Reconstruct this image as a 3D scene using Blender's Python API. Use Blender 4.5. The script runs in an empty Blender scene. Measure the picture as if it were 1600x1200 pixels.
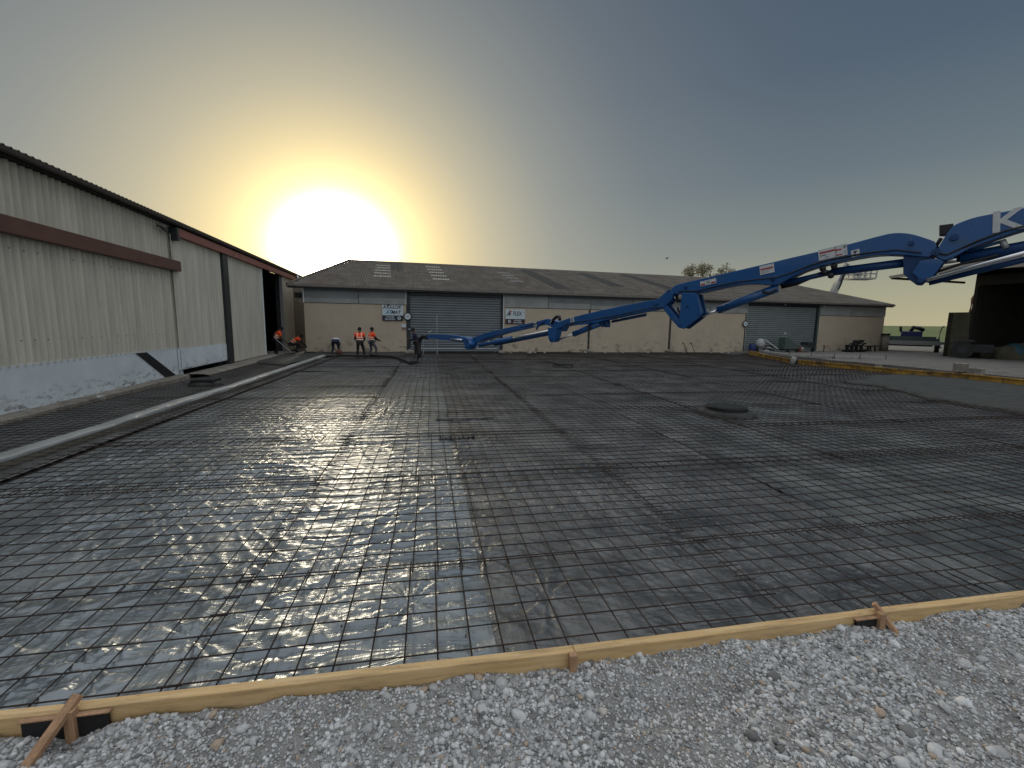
import bpy, bmesh, math, random
import numpy as np
from mathutils import Vector, Matrix
random.seed(7); RNG = np.random.default_rng(11)
SC = bpy.context.scene; COL = SC.collection
PI = math.pi
# ------------------------------------------------------------------ camera
F, PITCH, ROLL, YAW, H = 690.0, .1355, .0155, -.235, 2.05
RM = Matrix.Rotation(YAW, 3, 'Z') @ Matrix.Rotation(PI/2-PITCH, 3, 'X') @ Matrix.Rotation(ROLL, 3, 'Z')
cd = bpy.data.cameras.new('camera'); cam = bpy.data.objects.new('camera', cd); COL.objects.link(cam)
cam.matrix_world = Matrix.Translation((0, 0, H)) @ RM.to_4x4()
cd.sensor_width = 36; cd.lens = 36*F/1600; cd.clip_start = .05; cd.clip_end = 4000
SC.camera = cam
# ------------------------------------------------------------------ sky and sun
SUN_AZ, SUN_EL = math.radians(-7.9), math.radians(10.0)      # azimuth measured from +Y towards +X
SUND = Vector((math.sin(SUN_AZ)*math.cos(SUN_EL), math.cos(SUN_AZ)*math.cos(SUN_EL), math.sin(SUN_EL)))
w = bpy.data.worlds.new('World'); SC.world = w; w.use_nodes = True
nt = w.node_tree; nt.nodes.clear()
def N(nt, t, **k):
    n = nt.nodes.new(t)
    for a, b in k.items():
        if a.startswith('i_'):
            key = a[2:]; key = int(key) if key.isdigit() else key.replace('_', ' ')
            n.inputs[key].default_value = b
        else: setattr(n, a, b)
    return n
def M(nt, op, a, b=None, clamp=False):
    n = nt.nodes.new('ShaderNodeMath'); n.operation = op; n.use_clamp = clamp
    for i, x in enumerate((a, b)):
        if x is None: continue
        if isinstance(x, (int, float)): n.inputs[i].default_value = x
        else: nt.links.new(x, n.inputs[i])
    return n.outputs[0]
def ramp(nt, fac, stops):
    r = nt.nodes.new('ShaderNodeValToRGB'); e = r.color_ramp.elements
    while len(e) < len(stops): e.new(.5)
    for q, (p, c) in zip(e, stops): q.position = p; q.color = (*c, 1)
    nt.links.new(fac, r.inputs[0]); return r.outputs[0]
def mixc(nt, f, a, b, mode='MIX'):
    n = nt.nodes.new('ShaderNodeMix'); n.data_type = 'RGBA'; n.blend_type = mode
    for i, x in ((0, f), (6, a), (7, b)):
        if isinstance(x, (int, float)): n.inputs[i].default_value = x
        elif isinstance(x, tuple): n.inputs[i].default_value = (*x, 1)
        else: nt.links.new(x, n.inputs[i])
    return n.outputs[2]
tc = N(nt, 'ShaderNodeTexCoord')
sx = N(nt, 'ShaderNodeSeparateXYZ'); nt.links.new(tc.outputs['Generated'], sx.inputs[0])
dt = N(nt, 'ShaderNodeVectorMath', operation='DOT_PRODUCT'); nt.links.new(tc.outputs['Generated'], dt.inputs[0]); dt.inputs[1].default_value = SUND
# distance from the sun, the glow being wider than tall in the low haze
daz = M(nt, 'SUBTRACT', M(nt, 'ARCTAN2', sx.outputs[0], sx.outputs[1]), SUN_AZ)
dele = M(nt, 'MULTIPLY', M(nt, 'SUBTRACT', M(nt, 'ARCSINE', sx.outputs[2]), SUN_EL-.032), 1.12)
ang = M(nt, 'SQRT', M(nt, 'ADD', M(nt, 'MULTIPLY', daz, daz), M(nt, 'MULTIPLY', dele, dele)))
el = M(nt, 'MAXIMUM', sx.outputs[2], 0.0)
far = ramp(nt, el, [(0, (.56, .49, .29)), (.07, (.42, .41, .28)), (.15, (.26, .29, .26)), (.27, (.14, .18, .205)), (.42, (.075, .11, .155)), (.58, (.055, .085, .13)), (1, (.05, .09, .15))])
near = ramp(nt, M(nt, 'DIVIDE', ang, 1.5), [(0, (1, .95, .6)), (.06, (1, .90, .45)), (.095, (.90, .73, .33)), (.14, (.68, .57, .31)), (.21, (.46, .43, .31)), (.31, (.285, .30, .275)), (.45, (.175, .20, .215)), (.64, (.105, .135, .165)), (1, (.07, .10, .145))])
def gauss(s): return M(nt, 'EXPONENT', M(nt, 'MULTIPLY', M(nt, 'POWER', M(nt, 'DIVIDE', ang, s), 2.0), -1.0))
base = mixc(nt, gauss(.85), far, near)
def addc(c, g, col, k):
    return mixc(nt, 1.0, c, mixc(nt, M(nt, 'MULTIPLY', g, 1.0), (0, 0, 0), tuple(x*k for x in col)), 'ADD')
base = addc(base, gauss(.058), (1, .90, .68), 30.0)
base = addc(base, gauss(.095), (1, .84, .50), 1.3)
base = addc(base, gauss(.14), (1, .82, .40), .60)
# unseen sky behind the camera, raised to pale grey to brighten the foreground
back = M(nt, 'MULTIPLY', M(nt, 'SUBTRACT', 0.0, dt.outputs['Value']), 1.4, True)
base = mixc(nt, back, base, (.60, .61, .61))
zr = N(nt, 'ShaderNodeMapRange', i_1=.56, i_2=.76, interpolation_type='SMOOTHSTEP'); nt.links.new(sx.outputs[2], zr.inputs[0])
base = mixc(nt, zr.outputs[0], base, (.86, .90, .94))  # unseen overhead sky, made brighter than natural to light the ground
st = N(nt, 'ShaderNodeTexSky', sky_type='NISHITA'); st.sun_disc = False; st.sun_elevation = SUN_EL; st.sun_rotation = SUN_AZ; st.dust_density = 4
bg1 = N(nt, 'ShaderNodeBackground', i_Strength=1.0); bg2 = N(nt, 'ShaderNodeBackground', i_Strength=.006)
nt.links.new(base, bg1.inputs[0]); nt.links.new(st.outputs[0], bg2.inputs[0])
ad = N(nt, 'ShaderNodeAddShader'); nt.links.new(bg1.outputs[0], ad.inputs[0]); nt.links.new(bg2.outputs[0], ad.inputs[1])
wo = N(nt, 'ShaderNodeOutputWorld'); nt.links.new(ad.outputs[0], wo.inputs[0])
w.cycles.sampling_method = 'MANUAL'; w.cycles.sample_map_resolution = 1024
sl = bpy.data.lights.new('sun', 'SUN'); so = bpy.data.objects.new('sun', sl); COL.objects.link(so)
sl.energy = 2.0; sl.angle = math.radians(9); sl.color = (1, .86, .66)
so.rotation_euler = (-SUND).to_track_quat('-Z', 'Y').to_euler()
SC.view_settings.view_transform = 'Standard'; SC.view_settings.look = 'None'; SC.view_settings.gamma = 1; SC.view_settings.exposure = 0
# ------------------------------------------------------------------ surveying helpers: where a sight line meets a real surface
def ray(u, v): return RM @ Vector(((u-800)/F, -(v-600)/F, -1))
def G(u, v, z=0.0):
    d = ray(u, v); t = (z-H)/d.z; return Vector((d.x*t, d.y*t, z))
def W(u, v, depth): return ray(u, v)*depth + Vector((0, 0, H))
class Frame:                      # a vertical plane: origin, heading; local x along it, local y away from the viewer, z up
    def __init__(s, o, ang):
        s.o = Vector((o[0], o[1], 0)); s.ang = ang; s.a = Vector((math.cos(ang), math.sin(ang), 0)); s.n = Vector((-math.sin(ang), math.cos(ang), 0))
    def px(s, u, v, off=0.0):     # local (x, z) of the point on the plane y=off seen at u,v
        d = ray(u, v); o = s.o + s.n*off; t = (s.n.dot(o))/(s.n.dot(d)); P = d*t
        return (P-o).dot(s.a), P.z+H
    def world(s, x, y, z): return s.o + s.a*x + s.n*y + Vector((0, 0, z))
# ------------------------------------------------------------------ object helpers
def tag(o, label=None, cat=None, group=None, kind=None):
    for k, v in (('label', label), ('category', cat), ('group', group), ('kind', kind)):
        if v: o[k] = v
    return o
def empty(name, loc, rz=0, label=None, cat=None, group=None):
    o = bpy.data.objects.new(name, None); COL.objects.link(o); o.location = loc; o.rotation_euler = (0, 0, rz); o.empty_display_size = .2
    return tag(o, label, cat, group)
def mesh(name, V, Fc, m, parent=None, smooth=False, loc=None):
    me = bpy.data.meshes.new(name)
    if isinstance(V, np.ndarray):
        Fc = np.asarray(Fc); k = Fc.shape[1]
        me.vertices.add(len(V)); me.vertices.foreach_set('co', V.astype(np.float32).ravel())
        me.loops.add(Fc.size); me.loops.foreach_set('vertex_index', Fc.astype(np.int32).ravel())
        me.polygons.add(len(Fc)); me.polygons.foreach_set('loop_start', np.arange(0, Fc.size, k, dtype=np.int32))
        me.update(calc_edges=True)
    else: me.from_pydata([tuple(v) for v in V], [], Fc); me.update()
    if m: me.materials.append(m)
    if smooth: me.polygons.foreach_set('use_smooth', [True]*len(me.polygons))
    o = bpy.data.objects.new(name, me); COL.objects.link(o)
    if parent: o.parent = parent
    if loc is not None: o.location = loc
    return o
class MB:
    def __init__(s): s.V = []; s.F = []
    def add(s, V, F_):
        b = len(s.V); s.V += [tuple(v) for v in V]; s.F += [tuple(i+b for i in f) for f in F_]; return s
    def box(s, x0, x1, y0, y1, z0, z1):
        return s.add([(x, y, z) for z in (z0, z1) for y in (y0, y1) for x in (x0, x1)], [(0, 2, 3, 1), (4, 5, 7, 6), (0, 1, 5, 4), (2, 6, 7, 3), (0, 4, 6, 2), (1, 3, 7, 5)])
    def prism(s, P, y0, y1, ax='y', bev=0):     # P: polygon in (x,z), extruded along y
        n = len(P); f = (lambda p, y: (p[0], y, p[1])) if ax == 'y' else ((lambda p, y: (y, p[0], p[1])) if ax == 'x' else (lambda p, y: (p[0], p[1], y)))
        s.add([f(p, y0) for p in P]+[f(p, y1) for p in P], [tuple(range(n)), tuple(range(2*n-1, n-1, -1))]+[(i, i+n, (i+1) % n+n, (i+1) % n) for i in range(n)]); return s
    def tube(s, pts, r, n=8, caps=True):
        pts = [Vector(p) for p in pts]; rs = r if isinstance(r, (list, tuple)) else [r]*len(pts); rings = []; up = Vector((0, 0, 1))
        for i, p in enumerate(pts):
            t = (pts[min(i+1, len(pts)-1)]-pts[max(i-1, 0)]).normalized()
            a = t.cross(up)
            if a.length < .05: a = t.cross(Vector((1, 0, 0)))
            a.normalize(); b = a.cross(t)
            rings.append([p+(a*math.cos(2*PI*k/n)+b*math.sin(2*PI*k/n))*rs[i] for k in range(n)])
        V = [v for R_ in rings for v in R_]
        Fc = [(i*n+k, i*n+(k+1) % n, (i+1)*n+(k+1) % n, (i+1)*n+k) for i in range(len(pts)-1) for k in range(n)]
        if caps: Fc += [tuple(range(n-1, -1, -1)), tuple((len(pts)-1)*n+k for k in range(n))]
        return s.add(V, Fc)
    def bar(s, a, b, w_, h=None):
        a, b = Vector(a), Vector(b); h = h or w_; t = (b-a).normalized(); u = t.cross(Vector((0, 0, 1)))
        if u.length < .05: u = Vector((1, 0, 0))
        u.normalize(); v = u.cross(t)
        V = [p+u*i*w_/2+v*j*h/2 for p in (a, b) for i, j in ((-1, -1), (1, -1), (1, 1), (-1, 1))]
        return s.add(V, [(0, 1, 2, 3), (7, 6, 5, 4), (0, 4, 5, 1), (1, 5, 6, 2), (2, 6, 7, 3), (3, 7, 4, 0)])
    def ball(s, c, r, sz=1.0, n=8):
        c = Vector(c); V = [c+Vector((0, 0, r*sz))]; 
        for i in range(1, n//2):
            ph = PI*i/(n//2); V += [c+Vector((r*math.sin(ph)*math.cos(2*PI*k/n), r*math.sin(ph)*math.sin(2*PI*k/n), r*sz*math.cos(ph))) for k in range(n)]
        V.append(c-Vector((0, 0, r*sz))); m = n//2-1
        Fc = [(0, 1+k, 1+(k+1) % n) for k in range(n)]+[(1+i*n+k, 1+(i+1)*n+k, 1+(i+1)*n+(k+1) % n, 1+i*n+(k+1) % n) for i in range(m-1) for k in range(n)]+[(len(V)-1, 1+(m-1)*n+(k+1) % n, 1+(m-1)*n+k) for k in range(n)]
        return s.add(V, Fc)
    def build(s, name, m, parent=None, smooth=False, loc=None, bevel=0):
        o = mesh(name, s.V, s.F, m, parent, False, loc)
        bm = bmesh.new(); bm.from_mesh(o.data); bmesh.ops.recalc_face_normals(bm, faces=bm.faces); bm.to_mesh(o.data); bm.free()
        if smooth:
            o.data.polygons.foreach_set('use_smooth', [len(p.vertices) == 4 for p in o.data.polygons])
        if bevel:
            b = o.modifiers.new('bevel', 'BEVEL'); b.width = bevel; b.segments = 2; b.limit_method = 'ANGLE'; b.angle_limit = .7
        return o
def textmesh(name, s, size, m, parent, loc, rot, extrude=.002, shear=0, bold=False, sx=1):
    c = bpy.data.curves.new(name, 'FONT'); c.body = s; c.size = size; c.extrude = extrude; c.align_x = 'CENTER'; c.align_y = 'CENTER'; c.shear = shear
    if bold: c.offset = size*.022
    t = bpy.data.objects.new('tmp', c); COL.objects.link(t); bpy.context.view_layer.update()
    me = bpy.data.meshes.new_from_object(t.evaluated_get(bpy.context.evaluated_depsgraph_get())); bpy.data.objects.remove(t); bpy.data.curves.remove(c)
    me.materials.clear(); me.materials.append(m)
    o = bpy.data.objects.new(name, me); COL.objects.link(o); o.parent = parent; o.location = loc; o.rotation_euler = rot; o.scale = (sx, 1, 1)
    return o
# ------------------------------------------------------------------ materials
def mat(name, col, rough=.8, metal=0, var=.25, scale=3.0, bump=0, bscale=40, col2=None, spec=.4, stretch=(1, 1, 1), coat=0):
    m = bpy.data.materials.new(name); m.use_nodes = True; t = m.node_tree; b = t.nodes['Principled BSDF']
    b.inputs['Roughness'].default_value = rough; b.inputs['Metallic'].default_value = metal; b.inputs['Specular IOR Level'].default_value = spec
    if coat: b.inputs['Coat Weight'].default_value = coat
    tc = N(t, 'ShaderNodeTexCoord'); mp = N(t, 'ShaderNodeMapping'); mp.inputs['Scale'].default_value = stretch; t.links.new(tc.outputs['Object'], mp.inputs[0])
    n = N(t, 'ShaderNodeTexNoise', i_Scale=scale, i_Detail=6, i_Roughness=.6); t.links.new(mp.outputs[0], n.inputs['Vector'])
    c2 = col2 or tuple(x*(1-var) for x in col); c1 = tuple(min(1, x*(1+var*.5)) for x in col) if not col2 else col
    r = ramp(t, n.outputs[0], [(.32, c2), (.68, c1)]); t.links.new(r, b.inputs['Base Color'])
    if bump:
        n2 = N(t, 'ShaderNodeTexNoise', i_Scale=bscale, i_Detail=4); t.links.new(mp.outputs[0], n2.inputs['Vector'])
        bp = N(t, 'ShaderNodeBump', i_Strength=bump, i_Distance=.02); t.links.new(n2.outputs[0], bp.inputs['Height']); t.links.new(bp.outputs[0], b.inputs['Normal'])
    m['out'] = 0
    return m
def addstain(m, col, lo, hi, scale, stretch=(1, 1, 1), axis=None, a0=0, a1=1, invert=False):
    """dirt with a shape of its own: noise patches, optionally limited to a height band (object z)"""
    t = m.node_tree; b = t.nodes['Principled BSDF']; src = b.inputs['Base Color'].links[0].from_socket
    tc = N(t, 'ShaderNodeTexCoord'); mp = N(t, 'ShaderNodeMapping'); mp.inputs['Scale'].default_value = stretch; t.links.new(tc.outputs['Object'], mp.inputs[0])
    n = N(t, 'ShaderNodeTexNoise', i_Scale=scale, i_Detail=8, i_Roughness=.65); t.links.new(mp.outputs[0], n.inputs['Vector'])
    mr = N(t, 'ShaderNodeMapRange', i_1=lo, i_2=hi); t.links.new(n.outputs[0], mr.inputs[0]); f = mr.outputs[0]
    if axis is not None:
        s = N(t, 'ShaderNodeSeparateXYZ'); t.links.new(tc.outputs['Object'], s.inputs[0])
        m2 = N(t, 'ShaderNodeMapRange', i_1=a0, i_2=a1, i_3=1.0, i_4=0.0); t.links.new(s.outputs[axis], m2.inputs[0]); f = M(t, 'MULTIPLY', f, m2.outputs[0])
    t.links.new(mixc(t, f, src, col), b.inputs['Base Color']); return m
cream_clad = mat('cream_cladding', (.58, .56, .485), .7, var=.2, scale=1.2, bump=.15, bscale=60, stretch=(1, 3, .3))
addstain(cream_clad, (.30, .28, .23), .60, .85, 3, (1, 6, .35))
white_plinth = mat('white_painted_concrete', (.66, .725, .77), .8, var=.1, scale=1.5, bump=.2, bscale=15)
addstain(white_plinth, (.20, .19, .17), .50, .62, 3.2, (1, 1, 2.4), 2, .12, .62)
addstain(white_plinth, (.45, .47, .48), .60, .75, 1.1, (1, 1, 1.5))
beige_wall = mat('beige_render', (.455, .39, .305), .9, var=.08, scale=.8, bump=.12, bscale=30)
addstain(beige_wall, (.14, .13, .11), .52, .66, 1.7, (1, 1, 1.8), 2, .2, 1.4)
addstain(beige_wall, (.33, .30, .26), .55, .8, .6, (1.6, 1, .5))
band_mat = mat('grey_fibre_sheet', (.17, .195, .21), .5, var=.25, scale=.7, stretch=(1, 1, 3), spec=.5)
band_mat2 = mat('pale_fibre_sheet', (.27, .29, .29), .5, var=.2, scale=1.2, spec=.5)
shutter_mat = mat('grey_blue_shutter', (.15, .175, .195), .5, .2, var=.12, scale=1, spec=.5)
shutter_mat2 = mat('grey_green_shutter', (.19, .225, .235), .5, .2, var=.12, scale=1, spec=.5)
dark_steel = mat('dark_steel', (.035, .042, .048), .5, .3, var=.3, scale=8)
rail_brown = mat('brown_painted_rail', (.13, .062, .048), .6, var=.2, scale=2)
rail_red = mat('red_brown_rail', (.30, .12, .10), .6, var=.15, scale=2)
roof_mat = mat('fibre_cement_roof', (.125, .11, .093), .8, var=.45, scale=1.6, bump=.3, bscale=25, stretch=(1, .35, 1))
addstain(roof_mat, (.10, .055, .03), .55, .75, .35, (1, .5, 1))
addstain(roof_mat, (.17, .16, .14), .55, .7, 4.5)
roof_dark = mat('dark_roof_sheet', (.045, .043, .042), .7, var=.3, scale=3)
roof_pale = mat('skylight_light_pale', (.30, .30, .29), .45, var=.3, scale=6)  # pale colour stands for light coming through the skylights
roof_grey = mat('grey_roof_sheet', (.20, .20, .20), .55, var=.3, scale=5)
gutter_mat = mat('grey_zinc_gutter', (.30, .28, .26), .5, .4, var=.2, scale=4)
kerb_mat = mat('old_concrete', (.23, .21, .18), .92, var=.4, scale=4, bump=.6, bscale=12)
addstain(kerb_mat, (.55, .55, .54), .60, .72, 3)
conc_pale = mat('pale_concrete', (.30, .30, .285), .9, var=.3, scale=6, bump=.5, bscale=20)
wet_conc = mat('fresh_wet_concrete', (.042, .045, .042), .85, var=.45, scale=2.0, bump=1.0, bscale=4, stretch=(1, 2, 1))
ground_mat = mat('yard_dust', (.17, .16, .138), .95, var=.25, scale=.4, bump=.6, bscale=6)
addstain(ground_mat, (.11, .11, .10), .40, .60, .22, (1, 2.5, 1))
addstain(ground_mat, (.16, .15, .14), .45, .6, 1.6)
field_mat = mat('green_crop', (.10, .135, .04), .95, var=.3, scale=.08, bump=.5, bscale=3)
gravel_base = mat('gravel_fines', (.38, .375, .365), .95, var=.35, scale=5, bump=1.0, bscale=150)
addstain(gravel_base, (.27, .25, .23), .52, .7, 3)
pine = mat('sawn_pine', (.66, .48, .26), .75, var=.3, scale=4, bump=.25, bscale=60, stretch=(.5, 7, 7), col2=(.52, .34, .15))
addstain(pine, (.16, .075, .03), .63, .72, 9, (1, 2.0, 2.0))
addstain(pine, (.36, .25, .13), .5, .7, 2.5, (1, 9, 9))
addstain(pine, (.50, .49, .46), .62, .75, 9)
stake_wood = mat('weathered_stake_wood', (.42, .255, .15), .85, var=.35, scale=10, bump=.4, bscale=60, stretch=(2, 2, .5))
yellow_form = mat('yellow_formwork', (.38, .215, .035), .7, var=.45, scale=2.5, bump=.2, bscale=20)
addstain(yellow_form, (.12, .07, .03), .50, .62, 2.2)
def rust_steel():
    m = mat('rusty_rebar', (.045, .028, .021), .8, .1, var=.4, scale=9, col2=(.016, .012, .011)); return m
rebar_mat = rust_steel()
boom_blue = mat('blue_boom_paint', (.002, .074, .25), .42, 0, var=.12, scale=1.4, spec=.5, coat=.3)
addstain(boom_blue, (.03, .08, .16), .55, .72, 2.5)
addstain(boom_blue, (.16, .17, .18), .66, .72, 9)
addstain(boom_blue, (.02, .02, .025), .66, .74, 14)
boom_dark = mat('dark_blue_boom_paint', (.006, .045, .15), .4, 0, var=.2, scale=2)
chrome = mat('cylinder_chrome', (.75, .76, .78), .18, 1.0, var=.05, scale=4)
black_rubber = mat('black_rubber', (.012, .012, .013), .55, var=.3, scale=10)
black_paint = mat('black_paint', (.015, .016, .018), .5, var=.3, scale=10)
decal_white = mat('white_decal', (.52, .54, .56), .5, var=.12, scale=12)
decal_ink = mat('black_ink', (.012, .012, .015), .5, var=.1)
decal_red = mat('red_ink', (.35, .03, .04), .5, var=.1)
decal_blue = mat('blue_ink', (.03, .16, .36), .5, var=.1)
sign_white = mat('sign_white', (.50, .60, .66), .5, var=.05)
sign_dark = mat('sign_dark_navy', (.018, .022, .035), .5, var=.1)
sign_maroon = mat('sign_dark_maroon', (.045, .02, .022), .5, var=.1)
white_paint = mat('white_paint', (.62, .65, .68), .5, var=.1, scale=5)
lift_grey = mat('lift_grey', (.35, .36, .36), .5, var=.15, scale=3)
steel = mat('galvanised_steel', (.33, .35, .37), .45, .6, var=.2, scale=12)
hangar_mat = mat('hangar_shade_dark', (.022, .020, .016), .9, var=.3, scale=1.5)  # near black colour carries the shade of the dark interiors
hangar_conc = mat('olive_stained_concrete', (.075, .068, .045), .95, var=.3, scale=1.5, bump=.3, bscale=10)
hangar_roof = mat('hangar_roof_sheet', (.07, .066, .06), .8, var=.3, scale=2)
bark = mat('tree_bark', (.09, .075, .055), .9, var=.3, scale=8)
leafm = mat('pale_spring_leaves', (.30, .28, .19), .8, var=.4, scale=2)
skin = mat('brown_skin', (.10, .05, .035), .6, var=.1)
hair = mat('black_hair', (.012, .010, .010), .8, var=.2)
hivis = mat('orange_hi_vis', (.98, .085, .012), .65, var=.08, scale=12)
reflect = mat('silver_reflective_tape', (.85, .70, .58), .35, var=.05)
navy = mat('navy_cloth', (.018, .022, .05), .85, var=.3, scale=14)
blackc = mat('black_cloth', (.012, .012, .014), .85, var=.3, scale=14)
greyc = mat('grey_jeans', (.085, .09, .105), .85, var=.3, scale=14)
whitec = mat('white_cloth', (.50, .56, .66), .85, var=.1, scale=14)
brownc = mat('tan_cloth', (.14, .11, .08), .85, var=.2, scale=14)
blue_plastic = mat('blue_plastic', (.018, .03, .13), .45, var=.15)
green_metal = mat('grey_green_metal', (.09, .13, .12), .5, .2, var=.25, scale=6)
red_paint = mat('dull_red_paint', (.22, .02, .02), .5, var=.2)
turq = mat('turquoise_tarp', (.02, .07, .09), .6, var=.2)
# plastic sheeting: black polythene with fine creases carried by a bump on top of modelled folds
def poly(name, col, rough=.27, k=1.0, seed=0.0, col2=None):
    m = bpy.data.materials.new(name); m.use_nodes = True; t = m.node_tree; b = t.nodes['Principled BSDF']
    b.inputs['Roughness'].default_value = rough; b.inputs['IOR'].default_value = 1.5; b.inputs['Specular IOR Level'].default_value = .8; b.inputs['Metallic'].default_value = .62
    tc = N(t, 'ShaderNodeTexCoord')
    mp = N(t, 'ShaderNodeMapping'); mp.inputs['Location'].default_value = (seed, seed*2, 0); t.links.new(tc.outputs['Object'], mp.inputs[0])
    big = N(t, 'ShaderNodeTexNoise', i_Scale=.5, i_Detail=3); t.links.new(mp.outputs[0], big.inputs['Vector'])
    n0 = N(t, 'ShaderNodeTexNoise', i_Scale=1.1, i_Detail=5, i_Roughness=.6); t.links.new(mp.outputs[0], n0.inputs['Vector'])
    t.links.new(ramp(t, n0.outputs[0], [(.35, col), (.7, col2 or tuple(x*1.9 for x in col))]), b.inputs['Base Color'])
    dst = N(t, 'ShaderNodeTexNoise', i_Scale=90, i_Detail=3); t.links.new(mp.outputs[0], dst.inputs['Vector'])
    rr = N(t, 'ShaderNodeMapRange', i_1=.35, i_2=.75, i_3=rough-.06, i_4=rough+.16); t.links.new(n0.outputs[0], rr.inputs[0]); t.links.new(rr.outputs[0], b.inputs['Roughness'])
    def ridge(scale, dist, st):
        mq = N(t, 'ShaderNodeMapping'); mq.inputs['Scale'].default_value = st; mq.inputs['Rotation'].default_value = (0, 0, .5+seed); t.links.new(mp.outputs[0], mq.inputs[0])
        n = N(t, 'ShaderNodeTexNoise', i_Scale=scale, i_Detail=3, i_Roughness=.5, i_Distortion=dist); t.links.new(mq.outputs[0], n.inputs['Vector'])
        a = M(t, 'ABSOLUTE', M(t, 'SUBTRACT', n.outputs[0], .5)); return M(t, 'SUBTRACT', 1.0, M(t, 'POWER', M(t, 'MULTIPLY', a, 3.2), .7), True)
    h = M(t, 'ADD', M(t, 'MULTIPLY', ridge(2.2, .6, (.8, 3.0, 1)), .8), M(t, 'MULTIPLY', ridge(4.5, .4, (2.6, .6, 1)), .25))
    h = M(t, 'MULTIPLY', h, M(t, 'ADD', .45, big.outputs[0]))
    bp = N(t, 'ShaderNodeBump', i_Strength=.75*k, i_Distance=.035); t.links.new(h, bp.inputs['Height']); t.links.new(bp.outputs[0], b.inputs['Normal'])
    return m
poly_blue = poly('dark_blue_polythene', (.135, .160, .178), .35, .55, 0, (.26, .285, .30))
poly_black = poly('black_polythene', (.062, .067, .072), .41, .6, 3.1, (.19, .195, .195))
poly_strip = None
poly_grey = poly('dusty_grey_polythene', (.06, .067, .072), .36, .6, 6.2, (.24, .25, .245))
poly_silver = poly('silver_grey_polythene', (.22, .235, .235), .42, .5, 1.2, (.34, .355, .355))

poly_silver.node_tree.nodes['Principled BSDF'].inputs['Metallic'].default_value = .1
# ------------------------------------------------------------------ numpy noise
_T = RNG.random((512, 512))
def vn(x, y):
    xi = np.floor(x).astype(int); yi = np.floor(y).astype(int); fx = x-xi; fy = y-yi
    fx = fx*fx*(3-2*fx); fy = fy*fy*(3-2*fy); a = _T[yi % 512, xi % 512]; b = _T[yi % 512, (xi+1) % 512]; c = _T[(yi+1) % 512, xi % 512]; d = _T[(yi+1) % 512, (xi+1) % 512]
    return (a*(1-fx)+b*fx)*(1-fy)+(c*(1-fx)+d*fx)*fy
def fbm(x, y, o=4):
    s = 0; a = .5
    for i in range(o): s = s+a*vn(x*2**i+i*17.3, y*2**i+i*9.1); a *= .5
    return s
def grid(xs, ys, zf):
    X, Y = np.meshgrid(xs, ys); Z = zf(X, Y); V = np.stack([X, Y, Z], -1).reshape(-1, 3)
    nx, ny = len(xs), len(ys); i = (np.arange(ny-1)[:, None]*nx+np.arange(nx-1)[None]).ravel()
    return V, np.stack([i, i+1, i+nx+1, i+nx], 1)
def icos(sub):
    bm = bmesh.new(); bmesh.ops.create_icosphere(bm, subdivisions=sub, radius=1); V = np.array([v.co[:] for v in bm.verts]); Fc = np.array([[v.index for v in f.verts] for f in bm.faces]); bm.free(); return V, Fc
# ------------------------------------------------------------------ slab frame (the mesh and sheets lie 3 degrees off the buildings)
DM = -.05; DMC, DMS = math.cos(DM), math.sin(DM); SO = Vector((-.8, 2.37, 0))
def slab(u, v, z=0.0): return Vector((SO.x+u*DMC-v*DMS, SO.y+u*DMS+v*DMC, z))
def slab_inv(P): q = P-SO; return q.x*DMC+q.y*DMS, -q.x*DMS+q.y*DMC
# ================================================================== THE SETTING
def prog(a, b, d0, g, dmax):
    out = [a]; d = d0
    while out[-1] < b: out.append(out[-1]+d); d = min(dmax, d*g)
    return out
gx = [-x for x in prog(60, 900, 4, 1.3, 200)][::-1]+list(np.arange(-56, 60, 4.0))+prog(60, 900, 4, 1.3, 200)
gy = [-x for x in prog(20, 900, 4, 1.3, 200)][::-1]+list(np.arange(-16, 80, 4.0))+prog(80, 1500, 4, 1.2, 200)
def gz(X, Y):
    D = np.hypot(X, Y); z = -.06+.16*np.clip((X-22)/6, 0, 1)+.0*X
    r = np.clip((D-85)/260, 0, 1); return z+r*r*(3-2*r)*3.9*np.clip((X+20)/60, .2, 1)-np.clip((D-420)/900, 0, 1)*60
V, Q = grid(np.unique(np.array(gx)), np.unique(np.array(gy)), gz)
tag(mesh('ground', V, Q, ground_mat, smooth=True), kind='structure')
V, Q = grid(np.array(sorted(set([-400, -200, -80, -20]+list(range(20, 500, 12))))), np.arange(84, 700, 12.0), lambda X, Y: gz(X, Y)+.15)
# crop field starts where the yard ends: a sheet following the ground
f0 = G(1390, 534); f1 = G(1480, 534.5)
xs = np.arange(30, 420, 5.0); ys = np.arange(0, 90, 3.0)
def fieldsheet():
    V = []; Fc = []; n = 60; rows = 30
    for j in range(rows+1):
        D = 86+(j/rows)**1.5*330
        for i in range(n+1):
            a = math.radians(-20+100*i/n); x, y = D*math.sin(a), D*math.cos(a)
            V.append((x, y, float(gz(np.array(x), np.array(y)))+.25))
    for j in range(rows):
        for i in range(n): k = j*(n+1)+i; Fc.append((k, k+1, k+n+2, k+n+1))
    return V, Fc
V, Fc = fieldsheet(); tag(mesh('crop_field', V, Fc, field_mat, smooth=True), kind='structure')

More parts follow.
